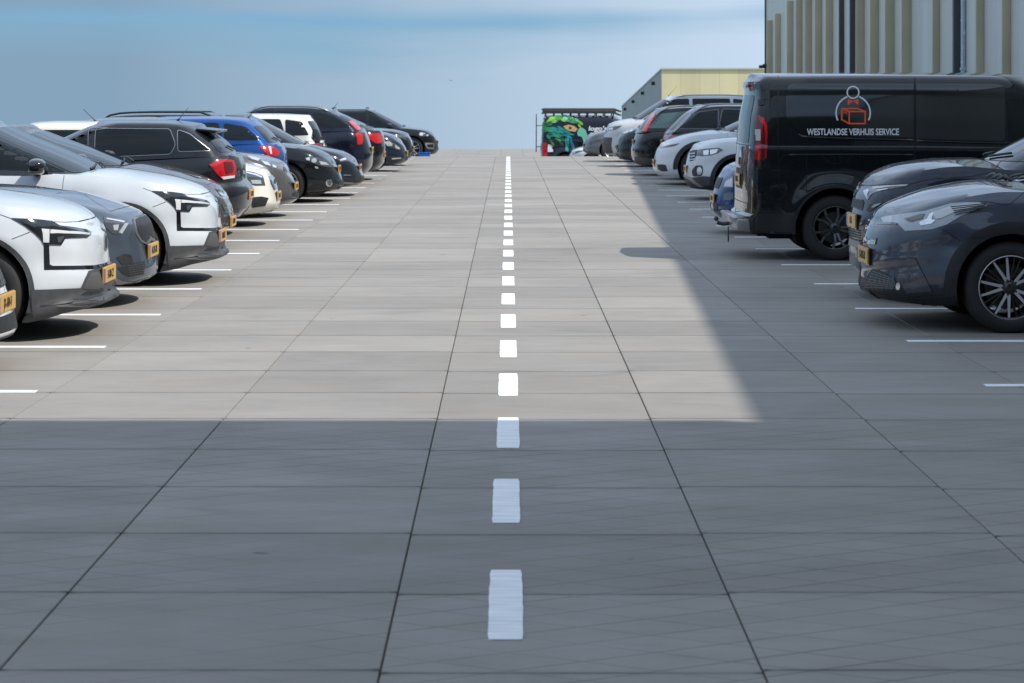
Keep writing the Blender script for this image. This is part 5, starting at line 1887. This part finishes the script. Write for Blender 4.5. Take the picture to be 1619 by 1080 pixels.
c.panel('grille', z2((735, 180), (800, 190), (890, 200), (870, 300), (740, 290)), BLACK, 'cam', which='body', off=.004)
for q in range(5):
    c.panel('grille_bar', z2((745, 545 + q * 30), (850, 570 + q * 30), (850, 582 + q * 30), (745, 557 + q * 30)), CLAD, 'cam', which='body', off=.008)
c.panel('skid_plate', z2((710, 720), (760, 680), (860, 720), (840, 800), (760, 770)), SATIN, 'cam', which='body', off=.006)
c.line(z((1330, 470), (1420, 360), (1600, 190)), 'cam', .006, which='all')
for q in range(8):
    c.panel('vent_slat', z((1340 + q * 26, 478), (1352 + q * 26, 466), (1352 + q * 26, 500), (1340 + q * 26, 505)), BLACK, 'cam', which='body', off=.005)
c.line(z((130, 602), (320, 592), (560, 588), (780, 540), (1150, 515), (1300, 480)), 'cam', .0045, which='body')
c.panel('badge', z(*ellipse(135, 585, 22, 9, 10)), CHROME, 'cam', which='body', off=.006, mirror=False)
c.finish()


# ---- the black delivery van
def van_spec(L=5.08, W=0.978, H=2.01):
    return dict(L=L, W=W, fa=0.93, wb=L - 0.93 - 1.05, rw=0.348, ra=0.425, flare=0.045, tw=0.215, inset=0.02, wheel='van', wrot=0.2, drop=0.03,
                hood=[(0, .82), (.06, .90), (.2, .98), (.5, 1.08), (.85, 1.15)],
                belt=[(1.05, 1.17), (2.0, 1.20), (3.5, 1.22), (L, 1.22)],
                bot=[(0, .24), (.5, .24), (L / 2, .26), (L - .6, .28), (L, .30)],
                F=[(0, .08), (.12, .02), (.3, 0), (.6, .02), (.85, .07), (1, .14)],
                R=[(0, .10), (.02, .08), (.20, .075), (.22, .11), (.6, .12), (1, .135)],
                fr=(.60, 2.4), rr=(.11, 2.6), plan=0.015,
                wv=[(0, .955), (.12, .975), (.2, .99), (.24, .997), (.45, 1.0), (.62, .994), (.72, .986), (.86, .992), (.96, .998), (1, .985)],
                gF=[(0, .75), (.5, 1.25), (.85, 1.62), (1, 1.85)],
                gR=[(0, L - .137), (.4, L - .165), (.8, L - .215), (.93, L - .20), (1, L - .24)],
                gw=[(0, .986), (.3, .965), (.6, .935), (.85, .90), (.94, .865), (1, .80)],
                gfr=(.5, 2.3), grr=(.12, 2.6), gplan=.02, sink=0.012, crown=.05,
                roof=[(1.6, H - .09), (2.2, H - .01), (3.4, H), (L - .25, H - .01)])


BLKVAN = paint('van_black', (0.010, 0.012, 0.014), 0.15, 0.25)
c = VAN = Car('delivery_van', 'black delivery van with orange box logo on its side, backed in between cars', 'van', None, 'R', False, 2.42, 26.05, van_spec(), BLKVAN)
c.windscreen()
L = VAN.L
z = zm(3.244, 1120, 90)
c.panel('door_window', [(1.35, 1.24), (2.20, 1.25), (2.20, 1.72), (1.82, 1.72)], GLASS, 'side', which='cab', rnd=.05)
c.mirrors(1.40, 1.22, BLACK, .14, 1.35)
# side: the tall pressed field behind the sliding door, dark and glossy
FIELD = mat('dark_glossy_film', (0.006, 0.0085, 0.0085), 0.06, coat=1.0)
p1 = z((398, 172), (410, 148), (432, 138), (600, 137), (800, 137), (1052, 137), (1052, 412), (800, 408), (520, 402), (470, 396), (452, 378), (412, 330), (398, 296))
fld = c.panel('side_field', p1, FIELD, 'cam', off=.004, back=.004, res=5.0)
p2 = z((1066, 137), (1300, 138), (1480, 140), (1520, 150), (1520, 424), (1500, 431), (1300, 426), (1066, 418))
c.panel('side_field', p2, FIELD, 'cam', off=.004, back=.004, res=6.0)
def ledge(pts, up=.012, out=.022, dn=.020, mirror=True):
    mp = c.mapper('cam')
    P = []
    for p, q in zip(pts, pts[1:]):
        n = max(1, int(abs(q[0] - p[0]) / 4))
        P += [(p[0] + (q[0] - p[0]) * k / n, p[1] + (q[1] - p[1]) * k / n) for k in range(n)]
    P.append(pts[-1])
    H = [mp(*p) for p in P]
    for sg in (1, -1):
        V, F = [], []
        for k, (h, n) in enumerate(H):
            e = min(1.0, k / 3, (len(H) - 1 - k) / 3) * .85 + .15
            for d in (Vector((0, 0, up)) - n * .004, n * out * e - Vector((0, 0, .003)), Vector((0, 0, -dn)) - n * .004):
                v = h + d
                V.append((v.x, v.y * sg, v.z))
        for k in range(len(H) - 1):
            a = 3 * k
            F += [(a, a + 1, a + 4, a + 3), (a + 1, a + 2, a + 5, a + 4)]
        py_obj('side_crease', V, F, BLKVAN, c.root, smooth=30)


ledge(z((462, 396), (480, 408), (520, 412), (800, 421), (1052, 427)), .018, .024)
ledge(z((1066, 430), (1300, 437), (1560, 443), (1900, 450)), .014, .020)
ledge(z((410, 500), (700, 499), (1052, 500)), .008, .012)
# shut lines
c.line(z((358, 98), (357, 300), (358, 480), (364, 690)), 'cam', .008)
c.line(z((270, 219), (357, 219)), 'cam', .006)
c.line(z((1059, 106), (1060, 300), (1060, 440), (1058, 620)), 'cam', .010)
c.line(z((364, 690), (430, 712), (510, 742)), 'cam', .006)
c.line(z((364, 690), (358, 560), (380, 510), (410, 498)), 'cam', .006)
# tail lamps
lamp = z((246, 300), (262, 298), (285, 312), (302, 345), (306, 400), (302, 470), (298, 520), (275, 532), (240, 532), (246, 450), (248, 380))
o = c.panel('taillight', lamp, REDDARK, 'cam', which='all', off=.016, back=.01)
c.panel('lamp_bright', z((246, 452), (272, 452), (270, 526), (242, 526)), REDLENS, 'cam', off=.021, parent=o)
c.panel('lamp_bright', z((262, 304), (284, 318), (298, 350), (302, 400), (297, 515), (288, 520), (291, 400), (284, 350), (262, 320)), REDLENS, 'cam', off=.021, parent=o)
c.panel('lamp_clear', z((248, 372), (270, 372), (270, 430), (247, 430)), mat('clear_lens', (0.45, 0.42, 0.43), 0.15, coat=1.0), 'cam', off=.021, parent=o)
c.panel('door_hinge', z((260, 222), (288, 216), (288, 246), (262, 250)), BLACK, 'cam', off=.02)
# tailgate: window, plate, handle, high brake lamp
c.panel('rear_window', [(-.66, 1.24), (.66, 1.24), (.60, 1.76), (-.60, 1.76)], GLASS, 'rear', rnd=.08, mirror=False, res=.08)
c.line([(-.80, 1.22), (.80, 1.22)], 'rear', .008, False)
c.line([(-.74, .60), (.74, .60)], 'rear', .008, False)
c.panel('brake_lamp', [(-.30, 1.845), (.30, 1.845), (.30, 1.875), (-.30, 1.875)], REDLENS, 'rear', off=.02, mirror=False)
c.panel('plate_recess', [(-.34, .74), (.34, .74), (.34, .96), (-.34, .96)], BLACK, 'rear', off=.004, mirror=False, rnd=.02)
c.plate('rear', .84, 'V-702-HG', push=.02)
k = c.panel('badge', [(0, 1.16), (-.055, 1.08), (0, 1.0), (.055, 1.08)], CHROME, 'rear', off=.014, mirror=False)
# rear bumper with its step
bm = bmesh.new()
for (a, b2, y, zz, dz) in ((L - .20, L - .01, 1.80, .375, .13), (L - .10, L + .015, 1.66, .44, .035)):
    add_box(bm, ((c.X(a) + c.X(b2)) / 2, 0, zz), (b2 - a, y, dz), bevel=.025)
bm_obj('rear_bumper', bm, mat('bumper_pale', (0.22, 0.215, 0.21), 0.35, coat=.4, noise=.1), c.root, smooth=40)
bm = bmesh.new()
add_tube(bm, [(c.X(L - .2), 0, .36), (c.X(L + .06), 0, .34), (c.X(L + .12), 0, .36)], .022, 8)
bmesh.ops.create_uvsphere(bm, u_segments=12, v_segments=8, radius=.027, matrix=Matrix.Translation((c.X(L + .13), 0, .40)))
bm_obj('tow_bar', bm, CLAD, c.root, smooth=50)
bm = bmesh.new()
add_tube(bm, [(c.X(L + .02), -.25, .33), (c.X(L + .02), -.25, .16)], .008, 6)
bm_obj('earth_strap', bm, CLAD, c.root, smooth=50)
c.panel('bumper_side', [(L - .62, .30), (L - .06, .32), (L - .06, .50), (L - .62, .50)], BLACK, 'side', which='body', off=.004)
c.sill(BLACK, .48, .006)
c.arch_trim(BLACK, .03, .004, lo=-6)
# roof ribs
for sg in (-1, 0, 1):
    st = ([], [])
    c.line([(2.2, sg * .38), (L - .6, sg * .38)], 'top', .05, False, 'cab', off=.006, store=st)
    py_obj('roof_rib', st[0], st[1], BLKVAN, c.root, smooth=0)


def decal(c, name, polys, mats, parent=None, base=.0065, which='all', step=.0005, top=0):
    """flat vinyl pieces laid on the shell, in one mesh: polys = [(points, material index)]"""
    mp = c.mapper('cam', which)
    V, F, MI = [], [], []
    for n, (pts, mi) in enumerate(polys):
        co, fs, be = tri_grid(pts, (4.0, 4.0))
        b0 = len(V)
        lift = base + step * (n % 9 if n < len(polys) - top else 9 + n - len(polys) + top)
        for p in co:
            h, nn = mp(*p)
            V.append(h + nn * lift)
        for f in fs:
            F.append([b0 + i for i in f]); MI.append(mi)
    return py_obj(name, V, F, mats, parent or c.root, smooth=0, mi=MI)


def ring(cx, cy, r0, r1, a0, a1, n=26):
    A = [R(a0 + (a1 - a0) * k / n) for k in range(n + 1)]
    return [(cx + r1 * math.cos(a), cy - r1 * math.sin(a)) for a in A] + [(cx + r0 * math.cos(a), cy - r0 * math.sin(a)) for a in A[::-1]]


def bar(p, q, w):
    d = np.array(q, float) - np.array(p, float)
    n = np.array([-d[1], d[0]]) / np.hypot(*d) * w / 2
    p, q = np.array(p, float), np.array(q, float)
    e = d / np.hypot(*d) * w / 2
    return [tuple(p - e + n), tuple(q + e + n), tuple(q + e - n), tuple(p - e - n)]


def text_on(c, name, body, cx, cy, width, height, m, parent=None, off=.007, bold=.02, shear=0.0):
    me = text_mesh(body, 1.0, 0.0, 1.0, bold, shear)
    xs = [v.co.x for v in me.vertices]; ys = [v.co.y for v in me.vertices]
    sx = width / (max(xs) - min(xs)); sy = height / (max(ys) - min(ys))
    mx, my = (max(xs) + min(xs)) / 2, (max(ys) + min(ys)) / 2
    mp = c.mapper('cam')
    V = []
    for v in me.vertices:
        h, nn = mp(cx + (v.co.x - mx) * sx, cy - (v.co.y - my) * sy)
        V.append(h + nn * off)
    F = [list(p.vertices) for p in me.polygons]
    bpy.data.meshes.remove(me)
    return py_obj(name, V, F, m, parent or c.root, smooth=0)


zl = zm(9.524, 1270, 125)
zp = lambda p: zl(p)[0]
logo = []
logo.append((zl(*ring(748, 203, 78, 98, 0, 179)), 0)); logo.append((zl(*ring(748, 203, 78, 98, 179, 360)), 0))
logo.append((zl(*ring(750, 510, 246, 268, -26, 70)), 0)); logo.append((zl(*ring(750, 510, 246, 268, 110, 206)), 0))
for sg in (-1, 1):
    logo.append((zl(*[(748 + sg * a, b) for a, b in ((8, 325), (40, 318), (62, 298), (80, 305), (84, 345), (80, 388), (62, 392), (40, 362), (8, 355))]), 1))
A, B, C_, D_ = (578, 452), (810, 446), (930, 492), (690, 492)
E, F_, G = (578, 612), (690, 672), (930, 672)
for p, q in ((A, B), (B, C_), (C_, D_), (D_, A), (A, E), (E, F_), (F_, G), (G, C_), (D_, F_)):
    logo.append((bar(zp(p), zp(q), 2.4), 1))
logo.append((bar(zp((606, 498)), zp((655, 520)), 1.2), 1))
decal(VAN, 'logo', logo, [WHITEVINYL, ORANGEVINYL], fld[1] if VAN.near < 0 else fld[0], base=.007)
text_on(VAN, 'lettering', 'WESTLANDSE VERHUIS SERVICE', 1348.4, 208.6, 145.5, 10.6, WHITEVINYL, None, .0075, .022)
c.finish()

# ---- blue hatchback half hidden behind the van
S = hatch(L=4.2, W=0.88, H=1.45, nose=.70, cz=.98, cowl=1.0, fr=(.62, 2.4))
S['hood'] = [(0, .64), (.06, .73), (.15, .82), (.30, .90), (.6, .95), (1.0, .985)]
DBLUE = paint('mid_blue', (0.012, 0.045, 0.16), 0.35, 0.3)
c = Car('parked_car', 'blue hatchback half hidden behind the black delivery van', 'car', GROUP_R, 'R', True, 2.63, 30.6, S, DBLUE)
dress(c, hl=False, ptxt='5-ZPX-92', pz=(.44, .8), grille=False)
z = zm(5.397, 930, 230)
led_lamp(c, z((1155, 345), (1175, 300), (1205, 270), (1240, 262), (1240, 365), (1160, 365)), [(z((1162, 350), (1180, 305), (1235, 275), (1235, 355)), LEDSTRIP)])
c.panel('grille', z((1075, 360), (1085, 310), (1105, 275), (1150, 275), (1130, 330), (1110, 370)), BLACK, 'cam', which='body', off=.006)
c.panel('air_intake', z((1062, 485), (1100, 485), (1108, 560), (1075, 562)), BLACK, 'cam', which='body', off=.006)
c.panel('fog_lamp', z((1160, 415), (1200, 400), (1240, 405), (1240, 465), (1165, 468)), LENS, 'cam', which='body', off=.006)
c.finish()

# ---- white small SUV with round fog lamp
S = hatch(L=4.11, W=0.88, H=1.57, fa=0.83, wb=2.55, rw=0.335, ra=.40, cowl=1.0, cz=1.065, nose=.86, fr=(.55, 2.5), flare=.025)
S['hood'] = [(0, .82), (.06, .875), (.14, .93), (.30, .99), (.6, 1.045), (1.0, 1.065)]
S['belt'] = [(1.2, 1.02), (2.5, 1.05), (3.6, 1.10), (4.11, 1.05)]
S['gF'] = [(0, .92), (.5, 1.36), (.85, 1.70), (1, 1.9)]
S['roof'] = [(1.6, 1.50), (2.2, 1.57), (3.0, 1.565), (3.8, 1.50)]
S['low'] = (([0, 4.1], [.36, .36]), BLACK)
COOL = paint('cool_white', (0.60, 0.63, 0.66), 0.0, 0.35)
c = Car('parked_suv', 'white small SUV with round fog lamp in a black surround', 'car', GROUP_R, 'R', True, 3.06, 41.0, S, COOL)
dress(c, hl=False, grille=False, ptxt='L-606-GF', pz=(.52, .9), cladding=True)
z = zm(7.36, 960, 140)
led_lamp(c, z((1055, 712), (1150, 700), (1300, 690), (1352, 714), (1290, 755), (1200, 780), (1100, 788), (1040, 785)), [(z((1120, 725), (1185, 715), (1180, 772), (1125, 775)), LAMPWHITE), (z((1200, 715), (1290, 705), (1270, 750), (1200, 770)), LAMPWHITE)])
c.panel('grille', z((965, 735), (1000, 715), (1050, 715), (1036, 785), (1000, 840), (962, 845)), BLACK, 'cam', which='body', off=.006)
for yy in (752, 785, 818):
    c.panel('grille_bar', z((962, yy + 4), (1028, yy - 4), (1024, yy + 8), (962, yy + 14)), CHROME, 'cam', which='body', off=.011)
k = c.panel('fog_surround', z(*round_poly([(985, 960), (1030, 895), (1108, 895), (1118, 960), (1100, 1020), (1000, 1024)], 20)), BLACK, 'cam', which='body', off=.006)
c.panel('fog_lamp', z(*ellipse(1078, 962, 30, 50, 16)), CHROME, 'cam', which='body', off=.012, parent=k)
c.panel('fog_lens', z(*ellipse(1080, 964, 20, 36, 14)), LAMPWHITE, 'cam', which='body', off=.016, parent=k)
z = zm(5.397, 930, 230)
c.panel('bumper_cladding', z((825, 250), (880, 275), (985, 262), (1080, 270), (1075, 330), (1000, 350), (940, 345), (830, 300)), CLAD, 'cam', which='body', off=.008)
c.panel('skid_trim', z((825, 252), (880, 270), (925, 310), (985, 352), (950, 352), (900, 320), (865, 288), (822, 268)), SATIN, 'cam', which='body', off=.014)
c.rails(1.8, 3.6, BLACK)
c.finish()

# ---- white electric crossover with slit headlight
S = hatch(L=4.5, W=0.93, H=1.57, fa=0.86, wb=2.75, rw=0.37, ra=.43, cowl=1.2, cz=1.12, wheel='aero', fr=(.62, 2.4), flare=.02)
S['hood'] = [(0, .72), (.08, .79), (.18, .845), (.48, .97), (.83, 1.06), (1.2, 1.115)]
S['belt'] = [(1.4, 1.05), (2.6, 1.08), (3.9, 1.12), (4.5, 1.05)]
S['gF'] = [(0, 1.1), (.5, 1.62), (.85, 2.0), (1, 2.2)]
c = Car('parked_suv', 'white electric crossover with closed nose, slit headlight and black wheel arches', 'car', GROUP_R, 'R', True, 2.94, 48.0, S, COOL)
dress(c, hl=False, grille=False, ptxt='T-114-SB', pz=(.45, .9))
z = zm(7.36, 960, 140)
led_lamp(c, z((598, 690), (700, 662), (842, 638), (800, 664), (720, 682), (630, 696)), [], m=GLOSSBLK)
c.panel('lower_grille', z((582, 885), (640, 882), (682, 890), (705, 960), (640, 965), (590, 940)), BLACK, 'cam', which='body', off=.005)
c.panel('air_intake', z((515, 790), (545, 780), (548, 840), (520, 850)), BLACK, 'cam', which='body', off=.005)
c.arch_trim(BLACK, .085, .010, lo=-5)
c.sill(BLACK, .38)
c.finish()

# ---- dark SUV behind it, tail to the lane, silver rear pillar
S = hatch(L=4.7, W=0.93, H=1.62, fa=.9, wb=2.8, rw=.36, cowl=1.2, cz=1.06, wheel='multi')
S['belt'] = [(1.4, 1.03), (3.0, 1.05), (4.2, 1.06), (4.7, 1.0)]
S['gR'] = [(0, 4.60), (.4, 4.40), (.85, 4.12), (1, 3.98)]
S['roof'] = [(1.9, 1.53), (2.6, 1.615), (3.3, 1.62), (4.3, 1.54)]
c = Car('parked_suv', 'dark SUV with silver edged rear pillar behind the white electric crossover', 'car', GROUP_R, 'R', False, 3.27, 51.2, S, paint('graphite', (0.022, 0.024, 0.028), 0.4, 0.3))
dress(c, ptxt='S-550-JK', pz=(.5, .8), trim=SATIN)
z = zm(7.36, 960, 140)
c.panel('rear_pillar', z((702, 575), (720, 540), (960, 292), (985, 292), (980, 320), (760, 540), (725, 580)), SATIN, 'cam', which='all', off=.014)
c.rails(2.0, 4.0, SATIN, h=.05)
c.finish()

# ---- black estate car with tall red tail lamps
S = hatch(L=4.85, W=0.94, H=1.575, fa=.9, wb=2.87, rw=.345, cowl=1.3, cz=1.02, wheel='multi')
S['belt'] = [(1.5, .99), (3.0, 1.02), (4.3, 1.04), (4.85, .98)]
S['gR'] = [(0, 4.76), (.4, 4.60), (.8, 4.42), (1, 4.30)]
S['roof'] = [(2.0, 1.50), (2.7, 1.575), (3.6, 1.575), (4.6, 1.49)]
c = Car('parked_car', 'black estate car with long upright red tail lamps facing the lane', 'car', GROUP_R, 'R', False, 2.82, 54.2, S, BLK)
dress(c, ptxt='P-233-HV', pz=(.5, .75), tl=False, glass=mat('teal_glass', (0.035, 0.085, 0.085), 0.03, spec=.9))
c.panel('taillight', z((520, 295), (560, 292), (548, 330), (500, 420), (455, 505), (425, 525), (398, 522), (420, 470), (470, 380)), REDLENS, 'cam', which='all', off=.014)
c.rails(2.1, 4.4, SATIN, h=.045)
c.panel('bumper_cladding', [(4.0, .24), (4.82, .26), (4.84, .42), (4.0, .38)], CLAD, 'side', which='body', off=.008)
c.finish()

# ---- dark SUV nose to the lane
S = hatch(L=4.5, W=.92, H=1.60, fa=.88, wb=2.68, rw=.35, cowl=1.0, cz=1.06, nose=.84, wheel='multi')
c = Car('parked_suv', 'dark grey SUV nose to the lane between the black estate car and white people carrier', 'car', GROUP_R, 'R', True, 2.77, 61.0, S, DGREY)
dress(c, hl=False, ptxt='R-912-VX', pz=(.5, .8))
led_lamp(c, z((178, 512), (230, 492), (300, 474), (305, 500), (240, 520), (185, 535)), [(z((185, 515), (240, 496), (250, 508), (195, 525)), LAMPWHITE), (z((262, 490), (298, 480), (298, 496), (265, 505)), LAMPWHITE)])
c.finish()

# ---- white people carrier
S = hatch(L=4.75, W=.96, H=1.86, fa=.92, wb=2.85, rw=.34, cowl=.82, cz=1.20, nose=.98, wheel='plain', fr=(.55, 2.4))
S['hood'] = [(0, .92), (.06, .97), (.14, 1.03), (.38, 1.13), (.82, 1.20)]
S['belt'] = [(1.0, 1.15), (2.5, 1.15), (4.0, 1.15), (4.75, 1.12)]
S['gF'] = [(0, .72), (.5, 1.18), (.85, 1.52), (1, 1.72)]
S['gR'] = [(0, 4.68), (.5, 4.62), (.85, 4.5), (1, 4.38)]
S['roof'] = [(1.5, 1.77), (2.1, 1.85), (3.2, 1.86), (4.5, 1.80)]
c = Car('people_carrier', 'tall white people carrier with grey bumper, nose to the lane', 'van', GROUP_R, 'R', True, 2.64, 66.0, S, paint('silver_white', (0.55, 0.56, 0.58), 0.2, 0.35))
dress(c, hl=False, ptxt='VB-640-S', pz=(.5, .9))
zz2 = zm(9.524, 840, 160)
led_lamp(c, zz2((1150, 400), (1230, 385), (1368, 365), (1330, 400), (1260, 432), (1160, 445)), [(zz2((1170, 410), (1230, 400), (1230, 430), (1172, 435)), LAMPWHITE)])
c.panel('bumper_cladding', [(-.80, .25), (.80, .25), (.80, .68), (-.80, .68)], CLAD, 'front', which='body', off=.006, mirror=False, rnd=.05)
c.antenna(1.85, .35, .6)
c.rails(2.0, 4.2, SATIN)
c.finish()

# ---- grey car, last before the crest on the right
S = hatch(L=4.3, W=.89, H=1.46, nose=.70, cz=.97, wheel='plain')
c = Car('parked_car', 'mid grey hatchback at the deck crest in front of the painted van', 'car', GROUP_R, 'R', True, 2.36, 74.6, S, paint('mid_grey', (0.16, 0.165, 0.175), 0.5, 0.32), z=-0.165)
dress(c, ptxt='4-KRX-08', pz=(.45, .8))
c.finish()

# ---- white car beyond the crest
S = hatch(L=4.3, W=.89, H=1.45, nose=.66, cz=.95, wheel='plain')
c = Car('parked_car', 'white car mostly hidden below the deck crest, only its bonnet showing', 'car', GROUP_R, 'R', True, 2.13, 85.4, S, COOL, z=-0.84)
dress(c, ptxt='JD-220-N', pz=(.45, .8))
c.finish()

# ---- the painted van on the lower deck
VG = paint('van_graphite', (0.014, 0.016, 0.028), 0.2, 0.3)
sp = van_spec(4.9, .95, 2.14)
sp['wheel'] = 'plain'
c = Car('delivery_van', 'dark van with green parrot picture and roof rack, beyond the crest of the deck', 'van', None, 'R', False, 1.115, 90.0, sp, VG, z=-1.0)
c.windscreen()
L = c.L
c.panel('door_window', [(1.35, 1.24), (2.20, 1.25), (2.20, 1.72), (1.82, 1.72)], GLASS, 'side', which='cab', rnd=.05)
c.mirrors(1.40, 1.22, BLACK, .14, 1.35)
c.panel('taillight', [(L - .36, .56), (L - .13, .56), (L - .13, 1.08), (L - .32, 1.14)], REDLENS, 'side', off=.012, rnd=.03)
c.panel('rear_window', [(-.66, 1.24), (.66, 1.24), (.60, 1.76), (-.60, 1.76)], GLASS, 'rear', rnd=.08, mirror=False, res=.08)
c.plate('rear', .84, 'VX-58-KT')
c.plate('front', .45, 'VX-58-KT')
bm = bmesh.new()
for sg in (-1, 1):
    add_box(bm, ((c.X(1.95) + c.X(L - .2)) / 2, sg * .765, 2.30), (L - 2.15, .05, .15), bevel=.02)
    for zz in (2.24, 2.38):
        add_tube(bm, [(c.X(1.75), sg * .76, zz - .10), (c.X(2.0), sg * .76, zz), (c.X(L - .25), sg * .76, zz), (c.X(L - .16), sg * .76, zz - .03)], .032, 8)
    for k in range(9):
        s = 2.05 + (L - 2.35) * k / 8
        add_tube(bm, [(c.X(s), sg * .76, 2.08), (c.X(s), sg * .76, 2.28)], .026, 6)
for k in range(11):
    s = 2.0 + (L - 2.3) * k / 10
    add_box(bm, (c.X(s), 0, 2.27), (.10, 1.5, .04))
bm_obj('roof_rack', bm, CLAD, c.root, smooth=50)
bm = bmesh.new()
for sg in (-.18, .18):
    add_tube(bm, [(c.X(L + .06), -.45 + sg, .75), (c.X(L + .05), -.45 + sg, 2.2)], .018, 6)
for k in range(6):
    add_tube(bm, [(c.X(L + .06), -.63, .85 + k * .22), (c.X(L + .06), -.27, .85 + k * .22)], .014, 6)
for zz in (.95, 1.75):
    for sg in (-.18, .18):
        add_tube(bm, [(c.X(L - .2), -.45 + sg, zz), (c.X(L + .06), -.45 + sg, zz)], .014, 6)
bm_obj('rear_ladder', bm, CLAD, c.root, smooth=50)
FE = [mat('feather_lime', (0.22, 0.50, 0.05), .4), mat('feather_green', (0.035, 0.30, 0.05), .4), mat('feather_dark', (0.012, 0.10, 0.04), .4),
      mat('feather_teal', (0.02, 0.30, 0.30), .4), mat('feather_blue', (0.01, 0.17, 0.28), .4), mat('feather_sand', (0.60, 0.36, 0.16), .4), mat('feather_mint', (0.16, 0.50, 0.36), .4)]
rnd = random.Random(5)
pol = []


def feather(x, y, ln, w, a):
    pts = []
    for k in range(9):
        t = k / 8
        pts.append((ln * (t - .5), w * math.sin(math.pi * min(1, t * .9 + .08)) * .5))
    pts += [(p[0], -p[1]) for p in pts[::-1]][1:-1]
    ca, sa = math.cos(a), math.sin(a)
    return [(x + p[0] * ca - p[1] * sa, y + p[0] * sa + p[1] * ca) for p in pts]


def put_f(u, v, ln, w, a, mi):
    p = zz2((u, v))[0]
    pol.append((feather(p[0], p[1], ln / 9.524, w / 9.524, a), mi))


for k in range(52):                                          # crest: green fan over the head
    t = rnd.random()
    u, v = 230 + 520 * t, 395 - 150 * math.sin(math.pi * (0.15 + .75 * t)) + rnd.uniform(-30, 45)
    put_f(u, v, rnd.uniform(70, 105), rnd.uniform(26, 40), R(-25 + 75 * t + rnd.uniform(-12, 12)), rnd.choice((0, 0, 1, 6, 1, 2, 0)))
for k in range(34):                                          # cheek and wing: teal and blue
    u, v = rnd.uniform(290, 600), rnd.uniform(400, 540)
    put_f(u, v, rnd.uniform(90, 130), rnd.uniform(24, 36), R(rnd.uniform(0, 35)), rnd.choice((3, 3, 4, 4, 1)))
for k in range(12):
    u, v = rnd.uniform(180, 290), rnd.uniform(320, 560)
    put_f(u, v, rnd.uniform(80, 110), rnd.uniform(36, 50), R(rnd.uniform(10, 60)), rnd.choice((0, 1, 1, 2)))
for k in range(8):
    put_f(rnd.uniform(520, 640), rnd.uniform(580, 760), rnd.uniform(120, 170), 34, R(rnd.uniform(75, 100)), rnd.choice((3, 4, 2, 1)))
for k in range(6):
    put_f(rnd.uniform(300, 480), rnd.uniform(560, 640), 80, 36, R(rnd.uniform(10, 60)), rnd.choice((2, 1, 2)))
# beak: a pale hooked curve, with a sandy patch round the eye
pol.append((zz2((690, 470), (720, 410), (770, 400), (820, 440), (846, 520), (838, 620), (800, 700), (770, 690), (785, 600), (760, 540), (700, 520)), 6))
pol.append((zz2((480, 380), (560, 355), (640, 372), (700, 420), (660, 462), (580, 450), (520, 420)), 5))
pol.append((zz2(*ellipse(585, 405, 26, 22, 10)), 2))
decal(c, 'parrot_picture', pol, FE, base=.012, step=.0022, top=3)
WV2 = WHITEVINYL
text_on(c, 'lettering', "logo's", 840 + 1000 / 9.524, 160 + 420 / 9.524, 29.5, 9.5, WV2, None, .014, .03, .15)
text_on(c, 'lettering', '&', 840 + 905 / 9.524, 160 + 505 / 9.524, 7.6, 6.4, WV2, None, .014, .03, .15)
decal(c, 'white_mark', [(zz2((250, 650), (290, 655), (330, 685), (300, 700), (330, 735), (325, 765), (245, 765)), 0)], [WV2], base=.012)
c.finish()
